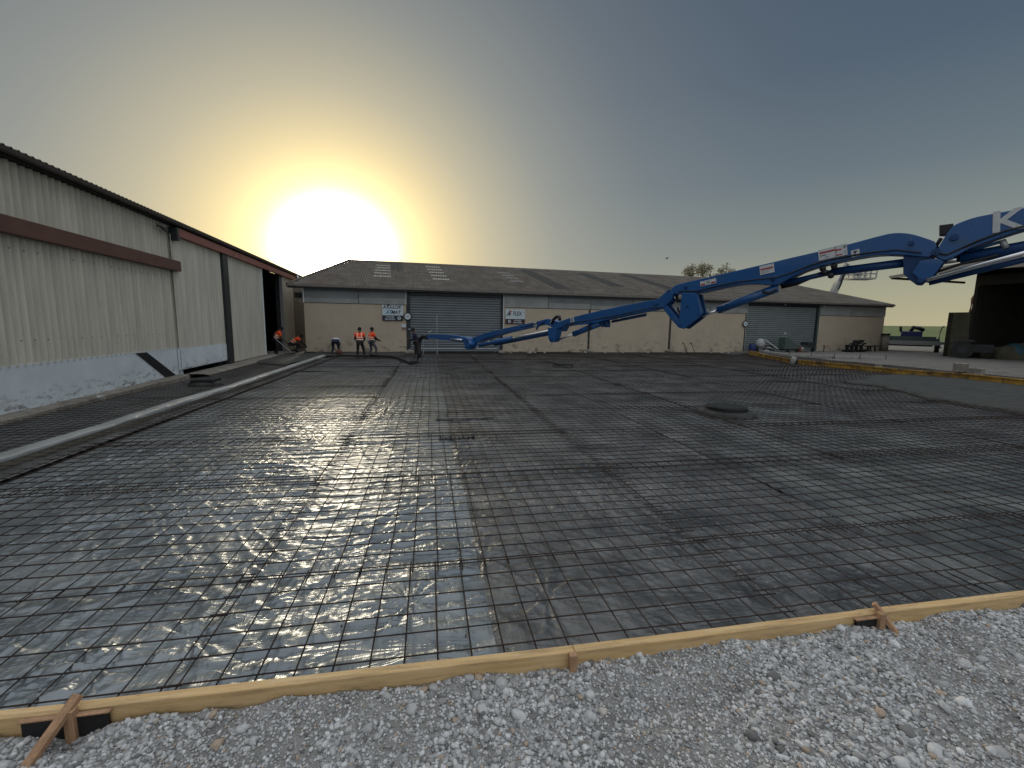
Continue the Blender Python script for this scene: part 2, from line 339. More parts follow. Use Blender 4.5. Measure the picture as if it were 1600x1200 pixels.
# -------- black plastic sheets under the mesh
STARS = [slab_inv(G(757, 872)), slab_inv(G(853, 935)), slab_inv(G(300, 1000)), slab_inv(G(1065, 835)), slab_inv(G(640, 945)), slab_inv(G(150, 1045))]
def rg(a, p=2.0): return (1-np.abs(2*a-1))**p
def sheet_z(seed, amp=1.0):
    def f(X, Y):
        D = np.hypot(X+1, Y+2); k = np.clip(1.5-D/14, .45, 1)*amp
        th = 2.6*fbm(X*.38+seed, Y*.38+2, 2)+.4; c_, s_ = np.cos(th), np.sin(th)
        wx = X+.22*fbm(X*2.1+seed, Y*2.1, 3); wy = Y+.22*fbm(X*2.1, Y*2.1+seed+5, 3)
        P = fbm(X*.9+seed*3, Y*.9+4, 3); P2 = fbm(X*.8-seed, Y*.8+31, 3)
        m1 = np.clip((P-.36)*5, .12, 1); m2 = np.clip((P2-.40)*5, .06, 1)
        # long parallel folds in slowly turning directions
        h = rg(vn(wx*1.7+seed, wy*11), 2.2)*.024*m1
        h += rg(vn((wx*.86+wy*.5)*2.1+9, (wy*.86-wx*.5)*12.0+seed), 2.2)*.021*m2
        h += rg(vn((wx*.6-wy*.8)*2.2+3+seed, (wy*.6+wx*.8)*14), 2.0)*.014*(1-m1*.7)
        h += rg(vn((wx*.2+wy*.98)*2.6+3+seed, (wy*.2-wx*.98)*16), 2.2)*.011*m2
        h += vn(wx*20+seed, wy*30)*.0022+.012*(fbm(X*.7+seed, Y*.7, 2)-.3)-.012
        for i, (cu, cv) in enumerate(STARS):
            r = np.hypot(X-cu, Y-cv); an = np.arctan2(Y-cv, X-cu); R0 = .42 if i < 2 else .3
            h += (rg(vn(an*(3.2+i*.4)+20, r*.6+i*7), 1.5)*.028)*np.exp(-(r/R0)**2)*np.clip(r*14, 0, 1)
        return h*k
    return f
def plastic(u0, u1, v0, v1, m, label, z0=0.0, seed=0.0, name='plastic_sheet', fine=.016, amp=1.0):
    # local slab coordinates, finer grid near the viewer
    def axis(a, b, c0, c1):
        out = [a]
        while out[-1] < b:
            p = out[-1]; d = 0 if c0 <= p <= c1 else min(abs(p-c0), abs(p-c1)); out.append(p+min(.25, fine*(1+d*.6)))
        out[-1] = b; return np.array(out)
    us = axis(u0, u1, -3.5, 5.5); vs = axis(v0, v1, -.3, 4.0)
    V, Q = grid(us, vs, sheet_z(seed, amp)); edge = np.clip((V[:, 0]-u0)*8, 0, 1)*np.clip((u1-V[:, 0])*8, 0, 1)
    V[:, 2] = V[:, 2]*(.35+.65*edge)
    # irregular cut edges
    V[:, 0] += (1-np.clip((V[:, 0]-u0)*3, 0, 1))*.03*(vn(V[:, 1]*1.5+seed, V[:, 1]*0)-.5)-(1-np.clip((u1-V[:, 0])*3, 0, 1))*.03*(vn(V[:, 1]*1.5, V[:, 1]*0+seed)-.5)
    o = mesh(name, V, Q, m, smooth=True, loc=(SO.x, SO.y, z0)); o.rotation_euler = (0, 0, DM)
    return tag(o, label, 'plastic sheet', 'plastic sheets under the steel mesh')
US = -4.15   # inner face of the covered strip form, in slab u
plastic(US-.05, 1.31, -.06, 29.2, poly_blue, 'crumpled dark blue plastic sheet in front of the five workers', .006, 0)
plastic(1.24, 5.3, -.06, 29.2, poly_black, 'black plastic sheet running from the first roller door to the pine board', 0, 4)
plastic(5.24, 10.4, -.06, 29.2, poly_grey, 'dusty black plastic sheet under the steel drain box', .006, 8, fine=.04)
plastic(10.35, 15.6, -.06, 29.2, poly_black, 'black plastic sheet between the drain box and the fresh concrete patch', 0, 12, fine=.06)
plastic(15.55, 25.0, -.06, 29.4, poly_grey, 'dull grey plastic sheet lying along the yellow formwork beam', .006, 16, fine=.07)
# folded-over flaps in the middle sheet
for (pa, pb, wd, lab) in (((686, 690), (742, 686), .16, 'dark folded plastic flap across the mesh, nearer of two'), ((682, 658), (770, 656), .10, 'dark folded plastic flap across the mesh, farther of two')):
    a, b = G(*pa), G(*pb); V = []; n = 24
    for i in range(n+1):
        p = a.lerp(b, i/n); s = wd*(.6+.4*math.sin(i*1.7))*(1-.5*i/n)
        for j, zz in enumerate((.012, .05, .055, .02)): V.append((p.x+.02*math.sin(i*2.1), p.y+s*(j/3), zz+.01*math.sin(i*.9+j)))
    o = mesh('plastic_flap', V, [(i*4+j, i*4+j+1, i*4+j+5, i*4+j+4) for i in range(n) for j in range(3)], poly_black, smooth=True)
    sm = o.modifiers.new('s', 'SOLIDIFY'); sm.thickness = .004
    tag(o, lab, 'plastic flap')
# left strip sheet between the barn and the covered form
o = plastic(-7.0, US-.25, 2.2, 24.6, poly_black, 'black plastic sheet in the strip between the cream barn and the covered form', -.004, 21, fine=.07)
# fresh concrete
def blob(px, z, name, label, top):
    P = [G(u, v, 0) for u, v in px]; c = sum(P, Vector())/len(P); rings = []; n = 72; V = []; Fc = []
    poly_ = []
    for i in range(len(P)):
        a, b = P[i], P[(i+1) % len(P)]; k = 8
        for j in range(k): q = a.lerp(b, j/k); d = (q-c).normalized(); poly_.append(q+d*random.uniform(-.12, .12))
    m_ = len(poly_)
    for r in (1.0, .97, .85, .65, .4, .15):
        for p in poly_:
            q = c.lerp(p, r); hh = 0.01 if r == 1 else top*(.8 if r == .97 else 1)+(.03*(float(vn(np.array(q.x*2), np.array(q.y*2)))-.5))
            V.append((q.x, q.y, z+hh))
    Fc = [(j*m_+i, j*m_+(i+1) % m_, (j+1)*m_+(i+1) % m_, (j+1)*m_+i) for j in range(5) for i in range(m_)]+[tuple(5*m_+i for i in range(m_))]
    o = mesh(name, V, Fc, wet_conc, smooth=True); return tag(o, label, 'fresh concrete', kind='stuff')
blob([(392, 568), (445, 573), (503, 559), (545, 555), (610, 559), (640, 556), (640, 552.5), (560, 551), (480, 551), (440, 553), (415, 559)], .0, 'fresh_concrete', 'smooth fresh dark concrete poured by the barn door at the workers', .10)
blob([(1312, 599), (1380, 607), (1445, 625), (1530, 640), (1640, 655), (1700, 640), (1640, 608), (1500, 592), (1420, 586), (1360, 589)], .0, 'fresh_concrete', 'rough fresh dark concrete patch on the mesh before the yellow beam', .10)
blob([(1030, 553.6), (1165, 556), (1165, 552.5), (1020, 551.5), (830, 551.5), (825, 553.6)], .0, 'fresh_concrete', 'dark concrete strip at the foot of the beige shed wall', .08)

# -------- steel mesh panels
def panel_mesh(L, Wd, seed, cell=.2, br=.0047):
    rg = random.Random(seed); mb = MB(); n = 5
    nu = int(round(L/cell)); nv = int(round(Wd/cell))
    ph = [rg.uniform(0, 6) for _ in range(6)]
    def wz(u, v): return .004*math.sin(u*1.3+ph[0])*math.cos(v*1.7+ph[1])+.002*math.sin(u*3.1+ph[2]+v)
    for i in range(nu):
        u = .1+i*cell; pts = []; ks = 6; o_ = rg.uniform(-.004, .004); e = rg.uniform(-.015, .015)
        for k in range(ks+1): v = Wd*k/ks+(e if k in (0, ks) else 0); pts.append((u+o_+.002*math.sin(v*2.1+ph[3]+i), v, .052+wz(u, v)))
        mb.tube(pts, br, 4, False)
    for j in range(nv):
        v = .1+j*cell; pts = []; ks = 8; o_ = rg.uniform(-.004, .004); e = rg.uniform(-.015, .015)
        for k in range(ks+1): u = L*k/ks+(e if k in (0, ks) else 0); pts.append((u, v+o_+.002*math.sin(u*1.9+ph[4]+j), .061+wz(u, v)))
        mb.tube(pts, br, 4, False)
    me = bpy.data.meshes.new('steel_mesh_panel'); me.from_pydata(mb.V, [], mb.F); me.update(); me.materials.append(rebar_mat); return me
PM = [panel_mesh(4.0, 2.4, i) for i in range(4)]; PMN = [panel_mesh(4.0, 2.4, 5+i, br=.0056) for i in range(3)]; PMM = [panel_mesh(4.0, 2.4, 15+i, br=.0052) for i in range(3)]; PMF = [panel_mesh(4.0, 1.2, 10+i, br=.0056) for i in range(2)]
ordn = ['first', 'second', 'third', 'fourth', 'fifth', 'sixth', 'seventh', 'eighth', 'ninth', 'tenth', 'eleventh', 'twelfth', 'thirteenth', 'fourteenth', 'fifteenth', 'sixteenth']
pv = 2.1; vrows = [.05]+[1.15-.05+pv*k for k in range(14)]
for j, v0 in enumerate(vrows):
    for i in range(8):
        u0 = -4.4+i*3.82+random.uniform(-.05, .05)
        if j == 0 and i == 0: pass
        if v0+2.3 > 29.9: continue
        o = bpy.data.objects.new('steel_mesh_panel', PMF[i % 2] if j == 0 else PMN[(i+j) % 3] if j < 3 else PMM[(i+j) % 3] if j < 5 else PM[(i*3+j) % 4]); COL.objects.link(o)
        vv = v0+random.uniform(-.04, .04); o.location = slab(u0, vv, .014*((i+j*2) % 3)); o.rotation_euler = (0, 0, DM+random.uniform(-.004, .004))
        tag(o, 'rusty steel mesh panel, %s row from the pine edge board, %s panel from the left' % (ordn[j], ordn[i]), 'steel mesh', 'steel mesh panels over the plastic sheets')
PL2 = [panel_mesh(2.4, 4.0, 30+i) for i in range(2)]
for k in range(5):
    o = bpy.data.objects.new('steel_mesh_panel', PL2[k % 2]); COL.objects.link(o); o.location = slab(-6.9, 2.4+k*3.8, .01); o.rotation_euler = (0, 0, DM)
    tag(o, 'steel mesh panel in the strip beside the cream barn, %s from the near end' % ordn[k], 'steel mesh', 'steel mesh panels in the barn side strip')

# -------- loose chips lying on the sheets near the board
V = []; Fc = []; B, BFc = icos(1)
for k in range(90):
    u = random.uniform(-3.5, 7.5); v = abs(random.gauss(0, 1.3))+.05; r = random.uniform(.004, .011); p = slab(u, v, .035); b = len(V)
    V += [(p.x+q[0]*r*random.uniform(.8, 1.2), p.y+q[1]*r, p.z+q[2]*r*.7) for q in B]; Fc += [tuple(int(i)+b for i in f) for f in BFc]
tag(mesh('stone_chips', V, Fc, conc_pale), 'scattered pale stone chips lying on the black plastic near the pine board', 'stone chips', kind='stuff')
# -------- pine edge board with joints, black liners, stakes
def dirn(p): return math.atan2(p.y, p.x)
BP = [G(u, v, .15) for u, v in [(-420, 1152), (0, 1108), (122, 1096), (400, 1062.5), (883, 1008), (1337, 953), (1600, 922), (2100, 862)]]
def board(a, b, label, th=.05, hh=.17, z=.15):
    d = (b-a); L = d.length; an = math.atan2(d.y, d.x)
    n = 24; V = []; 
    mb = MB()
    ring = []
    for i in range(n+1):
        x = L*i/n; wob = .0015*math.sin(i*.37+a.x*3); wz = .0015*math.sin(i*.31+a.x)
        for (yy, zz) in ((-th, z-hh), (-th, z-.004), (-th+.004, z), (-.004, z), (0, z-.004), (0, z-hh)): V.append((x, yy+wob, zz+wz))
    Fc = [(i*6+k, i*6+(k+1) % 6, (i+1)*6+(k+1) % 6, (i+1)*6+k) for i in range(n) for k in range(6)]+[(5, 4, 3, 2, 1, 0), tuple(n*6+k for k in range(6))]
    o = mesh('edge_board', V, Fc, pine, loc=(a.x, a.y, 0)); o.rotation_euler = (0, 0, an)
    return tag(o, label, 'timber board', 'pine boards edging the slab')
TH = .058
board(BP[0], BP[2]-Vector((.003, 0, 0)), 'leftmost pine edge board, ending at the black lined joint', TH)
mid = G(893, 1007, .15)
kn = G(400, 1062.5, .15)
b1 = board(BP[2]+Vector((.004, .006, 0)), mid, 'long pine edge board from the diagonal stake to the short middle stake', TH)
board(mid+Vector((.004, -.004, 0)), BP[5], 'pine edge board between the middle stake and the right diagonal stake', TH)
board(BP[5]+Vector((.004, .004, 0)), BP[7], 'pine edge board running out of the right side of the gravel', TH)
def liner(u, v, w_, label):
    a = dirn(BP[3]-BP[2]); p = G(u, v, .15)+Vector((math.sin(a), -math.cos(a), 0))*(TH-.01); e = empty('joint_liner', (p.x, p.y, 0), a, label, 'joint plate', 'black plates behind the board joints')
    MB().box(-w_/2, w_/2, -.03, -.015, -.02, .135).build('plate', black_rubber, e)
    MB().box(-w_/2-.01, w_/2+.01, -.037, -.012, .1355, .142).build('top_edge', stake_wood, e)
liner(120, 1096, .36, 'black liner plate with brown top edge behind the diagonal stake')
liner(1340, 952.6, .18, 'small black liner plate beside the right stake')
def stakes(u, v, label, diag, left=True, h=.205):
    a = dirn(BP[4]-BP[3]); p = G(u, v, .15)+Vector((math.sin(a), -math.cos(a), 0))*(TH+.024); p.z = 0; e = empty('wooden_stake', (p.x, p.y, 0), a, label, 'stake', 'wooden stakes holding the edge boards')
    MB().box(-.022, .022, -.02, .02, -.1, h-.03).build('post', stake_wood, e, bevel=.003)
    if diag:
        s = diag; MB().bar((0.0, .055, h), (s[0], s[1], -.02), .045, .028).build('brace', stake_wood, e, bevel=.003)
stakes(131, 1094, 'splintered brown stake with long diagonal brace leaning on the left end of the board', (-.10, -.27))
stakes(889, 1007.5, 'short brown stake standing at the middle of the pine board', None, h=.185)
stakes(1358, 950.5, 'brown stake with short diagonal brace at the right board joint', (.12, -.10))

# -------- gravel foreground
def gbase(X, Y):
    yb = 2.37-.05*(X+.8)-.075; d = np.clip((yb-Y), 0, 3)
    m = .035+.10*fbm(X*1.3+3, Y*1.6, 4)+.075*(fbm(X*3.6, Y*3.6+9, 4)-.45)+.022*(vn(X*14, Y*14)-.5)
    m = m-.075*np.exp(-((X+1.63)/.16)**2-((Y-2.30)/.10)**2)
    return m+.03*np.exp(-d*5)*(fbm(X*1.1+7, X*0+2, 2)*2)-.035+.0*d
gxs = np.concatenate([np.arange(-14, -4, .3), np.arange(-4, 7, .035), np.arange(7, 16, .3)]); gys = np.concatenate([np.arange(-6, .3, .25), np.arange(.3, 2.32, .03), [2.35, 2.4, 2.45]])
def gclip(X, Y): 
    return gbase(X, Y)
Xg, Yt = np.meshgrid(gxs, np.linspace(0, 1, 100)); yb = 2.37-.05*(Xg+.8)-.075; Yg = -6+(yb+6)*(1-(1-Yt)**2.2)
Zg = gbase(Xg, Yg); Vg = np.stack([Xg, Yg, Zg], -1).reshape(-1, 3); nx = len(gxs); i_ = (np.arange(99)[:, None]*nx+np.arange(nx-1)[None]).ravel()
tag(mesh('gravel_bed', Vg, np.stack([i_, i_+1, i_+nx+1, i_+nx], 1), gravel_base, smooth=True), kind='structure')
stone_mats = []
def stone_mat():
    m = bpy.data.materials.new('limestone_gravel'); m.use_nodes = True; t = m.node_tree; b = t.nodes['Principled BSDF']; b.inputs['Roughness'].default_value = .9; b.inputs['Specular IOR Level'].default_value = .25
    at = N(t, 'ShaderNodeAttribute', attribute_name='tone'); c = ramp(t, at.outputs['Fac'], [(0, (.17, .17, .17)), (.3, (.36, .365, .365)), (.65, (.55, .56, .565)), (.9, (.74, .755, .765)), (1, (.45, .36, .28))])
    n = N(t, 'ShaderNodeTexNoise', i_Scale=70, i_Detail=3); tc = N(t, 'ShaderNodeTexCoord'); t.links.new(tc.outputs['Object'], n.inputs['Vector'])
    t.links.new(mixc(t, .5, c, ramp(t, n.outputs[0], [(.3, (.55, .55, .55)), (.7, (1, 1, 1))]), 'MULTIPLY'), b.inputs['Base Color'])
    bp = N(t, 'ShaderNodeBump', i_Strength=.4, i_Distance=.004); t.links.new(n.outputs[0], bp.inputs['Height']); t.links.new(bp.outputs[0], b.inputs['Normal']); return m
SM = stone_mat()
def stones(n, smin, smax, sub, name, label, xr=(-3.6, 6.6), power=2.0, smooth=False, dens=None, ymin=.55):
    B, BF = icos(sub); nb = len(B)
    X = RNG.uniform(xr[0], xr[1], n); yb = 2.37-.05*(X+.8)-.08; Y = yb-(yb-ymin)*RNG.random(n)**1.15
    if dens is not None:
        k = fbm(X*1.7+40, Y*1.7, 3) > dens; X, Y = X[k], Y[k]; n = len(X)
    S = smin+(smax-smin)*RNG.random(n)**power; sc = np.stack([S*RNG.uniform(.8, 1.35, n), S*RNG.uniform(.7, 1.1, n), S*RNG.uniform(.45, .8, n)], 1)
    Y = np.minimum(Y, 2.37-.05*(X+.8)-.066-S)
    J = B[None]*(1+RNG.uniform(-.24, .24, (n, nb, 1))); J = J*sc[:, None]
    a = RNG.uniform(0, 2*PI, n); t = RNG.uniform(-.5, .5, n); ca, sa, ct, st_ = np.cos(a)[:, None], np.sin(a)[:, None], np.cos(t)[:, None], np.sin(t)[:, None]
    x, y, z = J[..., 0], J[..., 1], J[..., 2]; y, z = y*ct-z*st_, y*st_+z*ct; x, y = x*ca-y*sa, x*sa+y*ca
    Z = gbase(X, Y)+sc[:, 2]*RNG.uniform(.0, .6, n)
    V = np.stack([x+X[:, None], y+Y[:, None], z+Z[:, None]], -1).reshape(-1, 3); Fc = (BF[None]+(np.arange(n)*nb)[:, None, None]).reshape(-1, 3)
    o = mesh(name, V, Fc, SM, smooth=smooth); at = o.data.attributes.new('tone', 'FLOAT', 'POINT'); at.data.foreach_set('value', np.repeat(np.clip(RNG.normal(.5, .25, n), 0, 1), nb).astype(np.float32))
    return tag(o, label, 'gravel', kind='stuff')
stones(95000, .0035, .012, 1, 'gravel', 'fine pale gravel covering the ground before the pine board', power=1.6)
stones(34000, .008, .021, 1, 'gravel_stones', 'pale limestone pebbles scattered over the gravel', power=2.2, smooth=False, dens=.35)
stones(1100, .014, .036, 2, 'gravel_cobbles', 'larger white limestone lumps lying on the gravel', power=2.6)

# ================================================================== BACK SHED (workshop with two roller doors)
AB = .03
BS = Frame(G(870, 550, .05), AB)
shed = empty('workshop_shed', BS.o, AB, 'long low beige workshop shed with two grey roller doors and a corrugated roof', 'shed')
EZ, RZ, RW = 4.13, 7.5, 13.0            # eave height, ridge height, ridge distance behind the wall
XL, XR = BS.px(478, 551)[0], BS.px(1382, 500)[0]
def lx(u, v): return BS.px(u, v)[0]
d1L, d1R = lx(641, 500), lx(783, 500); d2L, d2R = lx(1167, 510), lx(1275, 510)
p1L, p1R = lx(636, 500), lx(785, 500)
BZ = 3.17
def bz(x): return BZ+(.0)*x
bays = [XL, lx(557, 470), p1L]
# side and back walls
mb = MB(); mb.box(XL, XL+.2, .12, 26, -.1, EZ+.05).box(XR-.2, XR, .12, 26, -.1, EZ+.05).box(XL, XR, 25.8, 26, -.1, EZ)
mb.build('side_wall', beige_wall, shed)
MB().add([(XL+.1, .1, EZ), (XL+2.2, 26, EZ), (XL+2.2, RW, RZ-.25)], [(0, 1, 2)]).build('gable_wall', beige_wall, shed)
MB().prism([(XR-.19, EZ+.03), (XR-.01, EZ+.03), (XR-.01, RZ-.15), (XR-.19, RZ-.15)], RW-.5, RW+.5).add([(XR-.1, .1, EZ), (XR-.1, 26, EZ), (XR-.1, RW, RZ-.12)], [(0, 1, 2)]).build('gable_wall', beige_wall, shed)
# low beige panels and grey upper band, panel by panel
edges_low = [XL, p1L, p1R, lx(919, 520), lx(1045, 520), lx(1163, 520)]
def lowpanel(a, b): MB().box(a+.012, b-.012, 0, .12, -.12, BZ-.01).build('wall_panel', beige_wall, shed, bevel=.01)
lowpanel(XL, p1L-.02); 
for a, b in zip(edges_low[2:-1], edges_low[3:]): lowpanel(a+.02, b)
lowpanel(d2R+.25, XR)
for i, (a, b) in enumerate([(XL, lx(560, 460)), (lx(560, 460), p1L-.02), (p1R+.02, lx(857, 470)), (lx(857, 470), lx(923, 470)), (lx(923, 470), lx(990, 470)), (lx(990, 470), lx(1047, 470)), (lx(1047, 480), lx(1110, 480)), (lx(1110, 480), d2L-.1), (d2R+.25, lx(1330, 485)), (lx(1330, 485), XR)]):
    m = band_mat if i in (0, 1, 3, 4, 6, 7) else band_mat2
    MB().box(a+.015, b-.015, -.03, .1, BZ+.02, EZ-.06).build('upper_panel', m, shed)
    MB().box(a+.02, b-.02, -.045, -.031, BZ+.02, BZ+.30+.1*(i % 2)).build('upper_panel_strip', band_mat2, shed)
# door surrounds and roller doors
def roller(a, b, z1, m, name='roller_door', lx0=.0):
    n = int((z1-.22)/.165); V = []; Fc = []; y = .16
    prof = [(0, 0), (.035, .02), (.05, .07), (.035, .13), (0, .15)]
    zz = .22; row = 0
    for k in range(n):
        for (dy, dz) in prof: V += [(a, y-dy, zz+dz), (b, y-dy, zz+dz)]
        zz += .165
    r = len(V)//2
    Fc = [(2*i, 2*i+1, 2*i+3, 2*i+2) for i in range(r-1)]
    o = mesh(name, V, Fc, m, shed)
    MB().box(a, b, .10, .17, .10, .22).build('bottom_bar', m, o)
    MB().box(a-.02, b+.02, -.05, .2, z1-.02, z1+.2).build('door_lintel', dark_steel, shed)
    for xx in (a-.09, b+.0): MB().box(xx, xx+.09, .02, .2, .0, z1).build('door_guide', dark_steel, shed)
    return o
roller(d1L, d1R, 3.86, shutter_mat); roller(d2L, d2R, 3.9, shutter_mat2)
MB().box(p1L-.05, d1L-.09, -.02, .14, .05, EZ-.06).build('door_post', dark_steel, shed)
MB().box(d1R+.09, p1R+.05, -.02, .14, .05, EZ-.06).build('door_post', dark_steel, shed)
MB().box(d2R+.09, d2R+.26, -.03, .14, .0, EZ-.06).build('door_post', green_metal, shed)
MB().box(p1L-.07, p1L-.03, -.06, -.02, BZ, EZ-.05).build('post_trim', white_paint, shed)
MB().box(p1R+.04, p1R+.09, -.06, -.02, 1.1, EZ-.05).build('post_trim', white_paint, shed)
MB().box(d2L-.16, d2L-.09, -.06, -.02, .1, EZ-.05).build('post_trim', band_mat2, shed)
MB().box(XL-.02, XL+.04, -.05, .0, BZ, EZ-.05).build('post_trim', white_paint, shed)
for u in (920, 1046.5):
    x = lx(u, 520); MB().box(x-.05, x+.05, -.06, -.004, .1, BZ+.0).build('joint_post', dark_steel, shed)
# dark sheet painting the interior's shade behind door gaps
MB().box(XL+.3, XR-.3, .3, .4, .0, EZ-.1).build('interior_shade_sheet', hangar_mat, shed)
# eave fascia, gutter, roof
ex0, ex1 = BS.px(448, 450, -.45)[0], BS.px(1398, 478, -.45)[0]
GZ = EZ+.02
n = 60; P = [(-.52, GZ+.09), (-.50, GZ), (-.44, GZ-.04), (-.38, GZ), (-.36, GZ+.09), (-.38, GZ+.09), (-.40, GZ+.01), (-.44, GZ-.02), (-.48, GZ+.01), (-.50, GZ+.09)]
MB().prism(P, ex0, ex1, ax='x').build('gutter', gutter_mat, shed)
MB().box(ex0, ex1, -.36, -.33, EZ-.10, EZ+.07).build('fascia', dark_steel, shed)
MB().box(ex0+.1, ex1-.1, -.33, .0, EZ-.08, EZ-.05).build('soffit', dark_steel, shed)
SL = (RZ-EZ-.1)/(RW+.45)
def roofz(y): return EZ+.1+(y+.45)*SL
def leftx(y):        # ragged left end of the roof where it meets the barn
    return ex0+ (XL+1.75-ex0)*max(0, min(1, (y+.45)/(RW+.45)))
def corr(x0, x1, y0, y1, lift, m, name, parent, lf=None, amp=.05, per=.177, tilt=.012):
    n = int((x1-x0)/per*8); xs = np.linspace(x0, x1, n+1); V = []
    for y, dz in ((y0, tilt), (y1, 0.0)):
        xa = xs if lf is None else np.maximum(xs, lf(y))
        for x in xa: V.append((x, y, roofz(y)+dz+lift+amp*math.sin(2*PI*x/per)))
    k = n+1; return mesh(name, V, [(i, i+1, k+i+1, k+i) for i in range(n)], m, parent, smooth=True)
rows = 9; ry = [-.45+(RW+.45)*k/rows for k in range(rows+1)]
V = []; Fc = []; per = .177
n = int((ex1-ex0)/per*7); xs = np.linspace(ex0, ex1, n+1)
for k in range(rows):
    b = len(V)
    for y, dz in ((ry[k]-.06, .014), (ry[k+1]+.02, .002)):
        for x in xs: x_ = max(x, leftx(y)); V.append((x_, y, roofz(y)+dz+.05*math.sin(2*PI*x_/per)))
    Fc += [(b+i, b+i+1, b+n+1+i+1, b+n+1+i) for i in range(n)]
roof = mesh('roof', V, Fc, roof_mat, shed, smooth=True)
MB().add([(leftx(RW), RW, RZ), (ex1, RW, RZ), (ex1, 26.6, EZ+.1), (leftx(RW), 26.6, EZ+.1)], [(0, 1, 2, 3)]).build('rear_slope', roof_mat, roof)
MB().prism([(RW-.28, RZ-.06+.03), (RW, RZ+.09), (RW+.28, RZ-.06+.03), (RW+.27, RZ-.09), (RW-.27, RZ-.09)], leftx(RW)-.05, ex1+.05, ax='x').build('ridge_cap', roof_mat, roof)
MB().prism([(ex1-.02, 0), (ex1+.03, 0), (ex1+.03, .12), (ex1-.02, .12)], 0, 1).add([], [])
V = [(ex1-.02, -.47, roofz(-.47)-.1), (ex1+.03, -.47, roofz(-.47)-.1), (ex1+.03, -.47, roofz(-.47)+.07), (ex1-.02, -.47, roofz(-.47)+.07), (ex1-.02, RW, RZ-.1), (ex1+.03, RW, RZ-.1), (ex1+.03, RW, RZ+.07), (ex1-.02, RW, RZ+.07)]
MB().add(V, [(0, 1, 2, 3), (7, 6, 5, 4), (0, 4, 5, 1), (1, 5, 6, 2), (2, 6, 7, 3), (3, 7, 4, 0)]).build('verge_trim', gutter_mat, roof)
MB().bar((ex0+.02, -.47, roofz(-.47)-.02), (leftx(RW)+.02, RW, RZ+.02), .14, .20).build('verge_trim', roof_mat, roof)
MB().add([(ex0+.3, -.40, roofz(-.4)-.10), (ex1-.05, -.40, roofz(-.4)-.10), (ex1-.05, RW, RZ-.10), (leftx(RW)+.1, RW, RZ-.10)], [(0, 1, 2, 3)]).build('roof_light_block', roof_dark, roof)  # unseen sheet added under the slope to stop sun leaking through
def roofpt(u, v):             # local x, y where a sight line meets the front slope
    d = ray(u, v); A = BS.world(0, -.45, roofz(-.45)); B = BS.world(1, -.45, roofz(-.45)); C = BS.world(0, 5, roofz(5)); nn = (B-A).cross(C-A)
    t = nn.dot(A-Vector((0, 0, H)))/nn.dot(d); Pw = d*t+Vector((0, 0, H)); q = Pw-BS.o; return q.dot(BS.a), q.dot(BS.n)
def patch(px, m, name, lift=.02, split=0):
    (xa, ya), (xb, yb) = roofpt(*px[0]), roofpt(*px[1])
    wd = px[2]
    if split:
        for k in range(split):
            y0 = ya+(yb-ya)*(k+.12)/split; y1 = ya+(yb-ya)*(k+.58)/split
            xc = xa+(xb-xa)*0; corr(xc, xc+wd, y0, y1, lift, m, name, roof, amp=.03)
    else: corr(xa, xa+wd, ya, yb, lift, m, name, roof)
patch(((583, 433), (601, 413), 1.25), roof_pale, 'skylight_light_dash', .02, 5)  # short pale strips paint the light showing through the skylight between purlins
patch(((677, 438), (674, 415), 1.25), roof_pale, 'skylight_light_dash', .02, 5)
for a in [((800, 441), (778, 424), 1.1)]: patch(a, roof_grey, 'skylight_light_dash', .02, 4)
for a in [((868, 452), (806, 422), 1.3), ((956, 448), (898, 427), 1.2), ((1040, 452), (985, 430), 1.2), ((610, 421), (606, 409), 1.0)]: patch(a, roof_dark, 'dark_roof_sheet', .018)
# ---- things fixed to or standing at the shed wall
def signboard(px0, px1, label, top, low, lowm, dot):
    (x0, z1), (x1, z0) = BS.px(*px0, -.06), BS.px(*px1, -.06); xm = (x0+x1)/2; zs = z0+(z1-z0)*.34; p = BS.world(xm, -.07, 0); e = empty('wall_sign', p, AB, label, 'sign')
    wd = x1-x0; hh = z1-z0
    MB().box(-wd/2, wd/2, 0, .03, zs, z1).build('upper_board', sign_white, e); MB().box(-wd/2, wd/2, 0, .03, z0, zs-.004).build('lower_board', lowm, e)
    R90 = (PI/2, 0, 0)
    def T(s, x, z, size, m, sh=0, bold=True, sx=1): textmesh('lettering', s, size, m, e, (x*wd, -.004, z0+z*hh), R90, .002, sh, bold, sx)
    for t in top: T(*t)
    for k, s in enumerate(low): T(s, dot[1], .235-.14*k, hh*.125, sign_white, 0, True, 1.15)
    bm = MB(); cx, cz, r = dot[0]*wd, z0+hh*.17, hh*.105; bm.tube([(cx, -.006, cz), (cx, -.001, cz)], r, 20); bm.build('round_mark', sign_white, e)
    MB().tube([(cx, -.010, cz), (cx, -.0065, cz)], r*.45, 14).build('mark_centre', decal_ink, e); return e, wd, z0, hh
e, wd, z0, hh = signboard((597, 476), (630, 501.5), 'white and navy workshop sign left of the first roller door', [('AT', -.34, .86, .36, decal_ink, .35, True, .75), ('OULOK', .08, .86, .32, decal_ink, 0, True, .75), ('AT', -.20, .53, .36, decal_blue, .35, True, .75), ('MAT', .14, .53, .32, decal_ink, .25, True, .9), ('\u00ae', .41, .90, .12, decal_ink, 0, False), ('\u00ae', .34, .58, .12, decal_ink, 0, False)], ['ATELIER', 'MAGASIN'], sign_dark, (.30, -.13))
for o in list(e.children):
    if o.name.startswith('round') or o.name.startswith('mark'): pass
